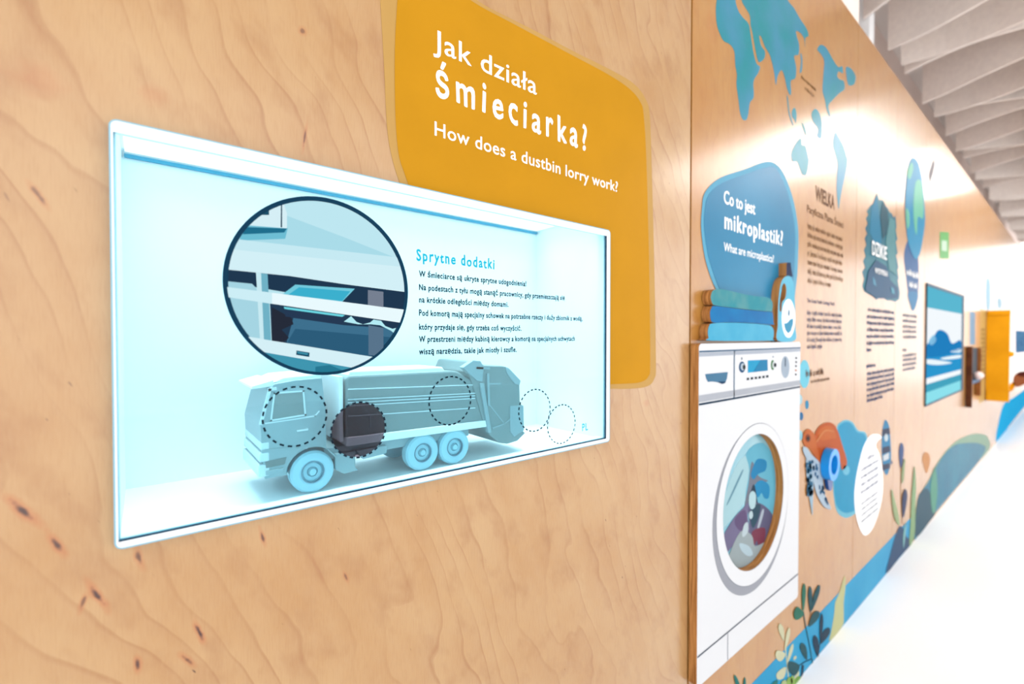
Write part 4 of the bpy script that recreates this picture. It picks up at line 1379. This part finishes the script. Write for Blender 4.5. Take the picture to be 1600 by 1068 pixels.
for pts, col in (([(152, 120), (180, 330), (190, 560), (130, 500), (95, 420), (110, 230)], (34, 138, 176)),
                 ([(205, 170), (240, 250), (250, 420), (200, 470), (178, 300)], (32, 94, 112)),
                 ([(255, 300), (300, 330), (300, 560), (310, 760), (250, 720), (225, 500)], (96, 158, 164)),
                 ([(150, 640), (230, 690), (260, 800), (320, 860), (325, 945), (150, 945), (60, 880), (90, 720)], (30, 88, 128)),
                 ([(120, 770), (140, 800), (150, 850), (125, 830)], (84, 160, 190)), ([(265, 850), (290, 870), (295, 915), (272, 905)], (90, 170, 194))):
    sticker('fir_tree', zG(pts), 1 + fir, ink(*col), fo, False)
    fir += 1
lettering('lettering', 'DZIKIE', 1340 + 116 / 5.085, 280 + 596 / 5.085, 1340 + 232 / 5.085, 22, WTXT, fo, 8, 0, 0.01, 1.0)
lettering('lettering', 'WYSYPISKA', 1340 + 138 / 5.085, 280 + 742 / 5.085, 1340 + 238 / 5.085, 8.5, WTXT, fo, 8, 0, 0.01, 1.0)
tx2 = thing('wall_text', 'navy paragraphs in a wide column printed below the forest picture', 'text', (0, at(1378, 540).y, at(1378, 625).z))
zH = lambda x, y: (x / 6.284 + 1345, y / 6.284 + 470)
for seed, rows in ((41, ((70, 98, 330), (60, 165, 330), (60, 228, 325), (62, 296, 325), (58, 362, 325), (58, 430, 325), (58, 496, 100))), (42, ((55, 655, 145),)),
                   (43, ((60, 730, 328), (60, 782, 326), (60, 835, 326), (60, 888, 326), (60, 945, 326), (60, 995, 215)))):
    scribble('paragraph', [(zH(l_, 0)[0], zH(0, y_)[1], zH(r_, 0)[0]) for l_, y_, r_ in rows], 4.2, INK_N, tx2, 0, 0, seed, 0.3)
tx3 = thing('wall_text', 'pale navy paragraphs in a narrow column printed left of the blue screen', 'text', (0, at(1420, 540).y, at(1420, 600).z))
for seed, rows in ((44, ((412, 150, 550), (412, 205, 545), (412, 262, 545), (412, 310, 545), (412, 365, 545))), (45, ((410, 495, 445),)), (46, ((410, 548, 545), (410, 592, 545), (410, 640, 545), (410, 688, 535)))):
    scribble('paragraph', [(zH(l_, 0)[0], zH(0, y_)[1], zH(r_, 0)[0]) for l_, y_, r_ in rows], 3.6, ink(92, 108, 140), tx3, 0, 0, seed, 0.25)
zI = lambda pts: zm(pts, 4.107, 1320, 200)
gl_ = thing('planet_graphic', 'tall blue green planet over a blue cone printed right of the forest', 'mural', (0, at(1425, 390).y, at(1425, 485).z))
sticker('cone', zG([(400, 490), (375, 560), (370, 640), (385, 760), (400, 880), (420, 1000), (440, 1045), (465, 1000), (480, 900), (485, 780), (480, 620), (440, 520)]), 0, ink(52, 104, 160), gl_)
sticker('cone_tip', zG([(402, 900), (480, 905), (465, 1000), (440, 1045), (420, 1000)]), 1, ink(38, 130, 180), gl_)
gb_ = sticker('globe', zI([(440, 190), (470, 220), (490, 290), (502, 380), (511, 480), (515, 600), (500, 720), (480, 810), (455, 840), (430, 800), (405, 720), (393, 620), (388, 500), (391, 400), (402, 280), (418, 215)]), 2, ink(44, 156, 200), gl_)
for pts in ([(455, 350), (490, 345), (505, 480), (500, 580), (470, 570), (462, 680), (448, 640), (440, 500)], [(402, 280), (430, 220), (438, 270), (415, 330)], [(393, 520), (412, 540), (415, 620), (400, 640)]):
    sticker('land', zI(pts), 3, ink(120, 208, 176), gb_)
scribble('lettering', [(1417, 428, 1434), (1421, 447, 1433)], 6, WTXT, gl_, 3, 0, 51, 0.3)
bd = sticker('bird_graphic', zI([(572, 192), (579, 236), (566, 300), (546, 358), (536, 300), (553, 240)]), 0, ink(74, 58, 62), None, False)
tag(bd, 'small dark slanted lozenge printed right of the planet near the wall top', 'sticker')
ex = thing('exit_sign', 'small green and white exit sign on the wall above the blue screen', 'sign', (0, at(1475, 380).y, at(1475, 405).z))
sticker('sign_plate', zI([(610, 665), (668, 668), (668, 838), (610, 836)]), 1, ink(112, 186, 110), ex, False)
sticker('sign_figure', zI([(622, 720), (655, 724), (655, 790), (622, 786)]), 2, ink(206, 232, 206), ex, False)

# ------------------------------------------------------------------ blue screen niche
SF = 0.007
sc0, sc1 = at(1448, 526, SF).y, at(1506, 526, SF).y
sz1 = (at(1448, 431, SF).z + at(1506, 469, SF).z) / 2
sz0 = (at(1449, 636, SF).z + at(1506, 607, SF).z) / 2
scn = thing('wall_screen', 'wide screen in a dark frame showing a white and blue seascape', 'screen', (0, (sc0 + sc1) / 2, sz0))
bm = bmesh.new()
add_slab(bm, [rect(sc0, sc1, sz0, sz1), rect(sc0 + 0.006, sc1 - 0.10, sz0 + 0.012, sz1 - 0.02)], 0.0005, SF)
bm_to('screen_frame', bm, ink(26, 74, 104), scn)


def srect(name, f0, f1, g0, g1, col, lay):
    ya, yb = sc0 + 0.006, sc1 - 0.10
    za, zb = sz0 + 0.012, sz1 - 0.02
    return box(name, (0.0006, ya + (yb - ya) * f0, za + (zb - za) * g0), (0.0045 + lay * 0.0004, ya + (yb - ya) * f1, za + (zb - za) * g1), screen_ink(*col), scn)


srect('picture_top', 0, 1, 0.82, 1, (92, 184, 210), 0)
srect('picture_sky', 0, 1, 0.50, 0.82, (244, 250, 254), 0)
srect('picture_sea', 0, 1, 0.22, 0.50, (46, 152, 208), 0)
srect('picture_foam', 0, 1, 0.17, 0.22, (248, 252, 255), 0)
srect('picture_shelf', 0, 1, 0.10, 0.17, (70, 164, 192), 0)
srect('picture_floor', 0, 1, 0, 0.10, (142, 226, 238), 0)
zK = lambda pts: zm(pts, 3.814, 1320, 400)
for pts, col in (([(520, 500), (560, 440), (610, 460), (640, 520), (690, 500), (690, 560), (600, 590), (490, 600), (490, 530)], (34, 128, 192)),
                 ([(490, 615), (560, 620), (640, 635), (560, 648), (490, 640)], (236, 248, 254)),
                 ([(580, 605), (690, 588), (690, 606), (600, 616)], (240, 250, 255)),
                 ([(630, 565), (690, 550), (690, 572), (650, 575)], (226, 244, 252)),
                 ([(500, 510), (530, 470), (545, 500), (520, 530)], (140, 200, 232))):
    lp = smooth_loop(to_plane(zK(pts), 0.006), 4)
    lp = [(min(max(y, sc0 + 0.007), sc1 - 0.101), z) for y, z in lp]
    bm = bmesh.new(); add_slab(bm, [lp], 0.0046, 0.0056)
    bm_to('picture_cloud', bm, screen_ink(*col), scn)

# ------------------------------------------------------------------ far things: wooden wall box, yellow board, counter
M_WOODD = mottled('dark_brown_wood', rgb(92, 54, 34), rgb(70, 40, 28), 12, 0.5)
M_WOODL = mottled('lighter_brown_wood', rgb(140, 88, 44), rgb(118, 70, 36), 12, 0.5)
wx = thing('wooden_wall_box', 'narrow dark wooden shelf box hung on the wall just past the screen', 'shelf', (0.06, at(1518, 580).y, at(1518, 636, 0.1).z))
WD = 0.042
y0 = at(1508.5, 580, 0).y
yb = at(1523, 580, 0).y
zt_, zb_ = at(1513, 541, 0.02).z, at(1513, 636, 0.02).z
box('side_board', (0.002, y0, zb_), (WD, y0 + 0.035, zt_), M_WOODD, wx, 0.003)
box('side_board', (0.002, yb, zb_ + 0.06), (WD, yb + 0.035, zt_ - 0.02), M_WOODL, wx, 0.003)
box('back_board', (0.002, y0 + 0.035, zb_ + 0.2), (0.016, yb, zt_ - 0.02), principled('black_felt', rgb(22, 34, 46), 0.8), wx)
box('shelf_board', (0.002, y0 + 0.035, zb_ + 0.20), (WD - 0.004, yb, zb_ + 0.235), ink(40, 96, 140), wx, 0.003)
bm = bmesh.new()
bmesh.ops.create_uvsphere(bm, u_segments=20, v_segments=12, radius=0.036, matrix=Matrix.Translation((0.053, y0 + 0.30, zb_ + 0.235 + 0.0362)))
for v in bm.verts:
    v.co.y = (y0 + 0.30) + (v.co.y - y0 - 0.30) * 1.5
tag(bm_to('pebble', bm, principled('pale_pink', rgb(222, 196, 190), 0.5), None, None, True), 'pale pinkish pebble lying on the shelf of the dark wooden box', 'pebble')

yl = at(1540, 560).y
tb = thing('amber_side_board', 'tall amber yellow board sticking out from the wall past the wooden box', 'board', (0.1, yl, at(1540, 628).z))


def at_y(px, py, yy):
    d = RM @ Vector(((px - 800) / F_PX, (534 - py + SHIFT_PX) / F_PX, -1.0))
    return EYE + d * (yy / d.y)


q0, q1 = at_y(1541, 485, yl), at_y(1576, 628, yl)
M_AMBER = mottled('amber_board', rgb(214, 148, 24), rgb(202, 138, 20), 5, 0.45)
box('board', (0.0015, yl, q1.z), (q1.x, yl + 0.05, q0.z), M_AMBER, tb, 0.004)
box('top_lip', (0.01, yl - 0.012, q0.z - 0.05), (q1.x + 0.004, yl - 0.0005, q0.z - 0.002), M_AMBER, tb, 0.003)
box('bottom_lip', (0.01, yl - 0.012, q1.z + 0.002), (q1.x + 0.004, yl - 0.0005, q1.z + 0.12), M_AMBER, tb, 0.003)
kk = at_y(1577, 553, yl)
bm = bmesh.new()
bmesh.ops.create_cone(bm, cap_ends=True, segments=16, radius1=0.03, radius2=0.022, depth=0.03, matrix=Matrix.Translation((q1.x + 0.015, yl + 0.025, kk.z)) @ Matrix.Rotation(math.pi / 2, 4, 'Y'))
bm_to('side_knob', bm, M_AMBER, tb)
ps = thing('wall_sign', 'pale amber panel with faint print on the wall left of the amber board', 'sign', (0, yl - 0.4, q1.z))
wallrect('sign_panel', at(1530.5, 560).y, yl - 0.002, q1.z, q0.z, 0, ink(222, 182, 110), ps)
scribble('paragraph', [(1533, 516 + i * 7, 1539) for i in range(12)], 3, ink(170, 130, 70), ps, 1, 0, 61)
for (x_, w_, lb) in ((1519.5, 4, 'dusky blue upright panel printed above the wooden box'), (1544, 3, 'faint blue stripe printed above the amber board'), (1562, 3, 'small faint blue drop printed above the right of the amber board')):
    yy = (486, 538) if w_ == 4 else ((438, 480) if x_ == 1544 else (466, 480))
    tag(sticker('wall_stripe', [(x_ - w_, yy[0]), (x_ + w_, yy[0] + 2), (x_ + w_, yy[1]), (x_ - w_, yy[1])], 0, ink(108, 156, 190) if w_ == 4 else ink(150, 200, 222), None, w_ != 4), lb, 'sticker')

# prints on the far stretch of the wall beyond the amber board
def matt(n, r, g, b):
    return principled(n, rgb(r, g, b), 1.0, 0.0)


far = sticker('hill_graphic', [(1557, 690), (1562, 652), (1570, 629), (1582, 622), (1596, 612), (1612, 600), (1620, 604), (1617, 615), (1600, 636), (1580, 661)], 0, matt('hill_blue', 40, 150, 195))
tag(far, 'bright blue hill printed low on the far wall beyond the amber board', 'mural')
br = thing('boulder_graphic', 'rounded brown shape with dark top printed on the far wall beyond the amber board', 'mural', (0, at(1597, 590).y, at(1597, 603).z))
sticker('boulder', [(1584, 601), (1583, 592), (1587, 584), (1595, 581), (1606, 581), (1610, 590), (1604, 598), (1592, 604)], 0, matt('boulder_brown', 140, 80, 50), br)
sticker('boulder_top', [(1588, 584), (1596, 580), (1607, 581), (1606, 587), (1596, 588)], 1, matt('boulder_dark', 74, 34, 28), br)
am = sticker('leaf_graphic', [(1578, 612), (1577, 603), (1581, 597), (1586, 598), (1585, 606)], 0, matt('amber_print', 205, 128, 15))
tag(am, 'small amber patch printed between the amber board and the brown shape', 'sticker')
sl_ = sticker('panel_graphic', [(1587, 516), (1606, 517), (1606, 549), (1587, 551)], 0, mottled('slate_print', rgb(92, 134, 164), rgb(50, 86, 128), 8, 1.0, 0.0), None, False)
tag(sl_, 'slate blue square panel printed at eye height on the far wall beyond the amber board', 'sticker')
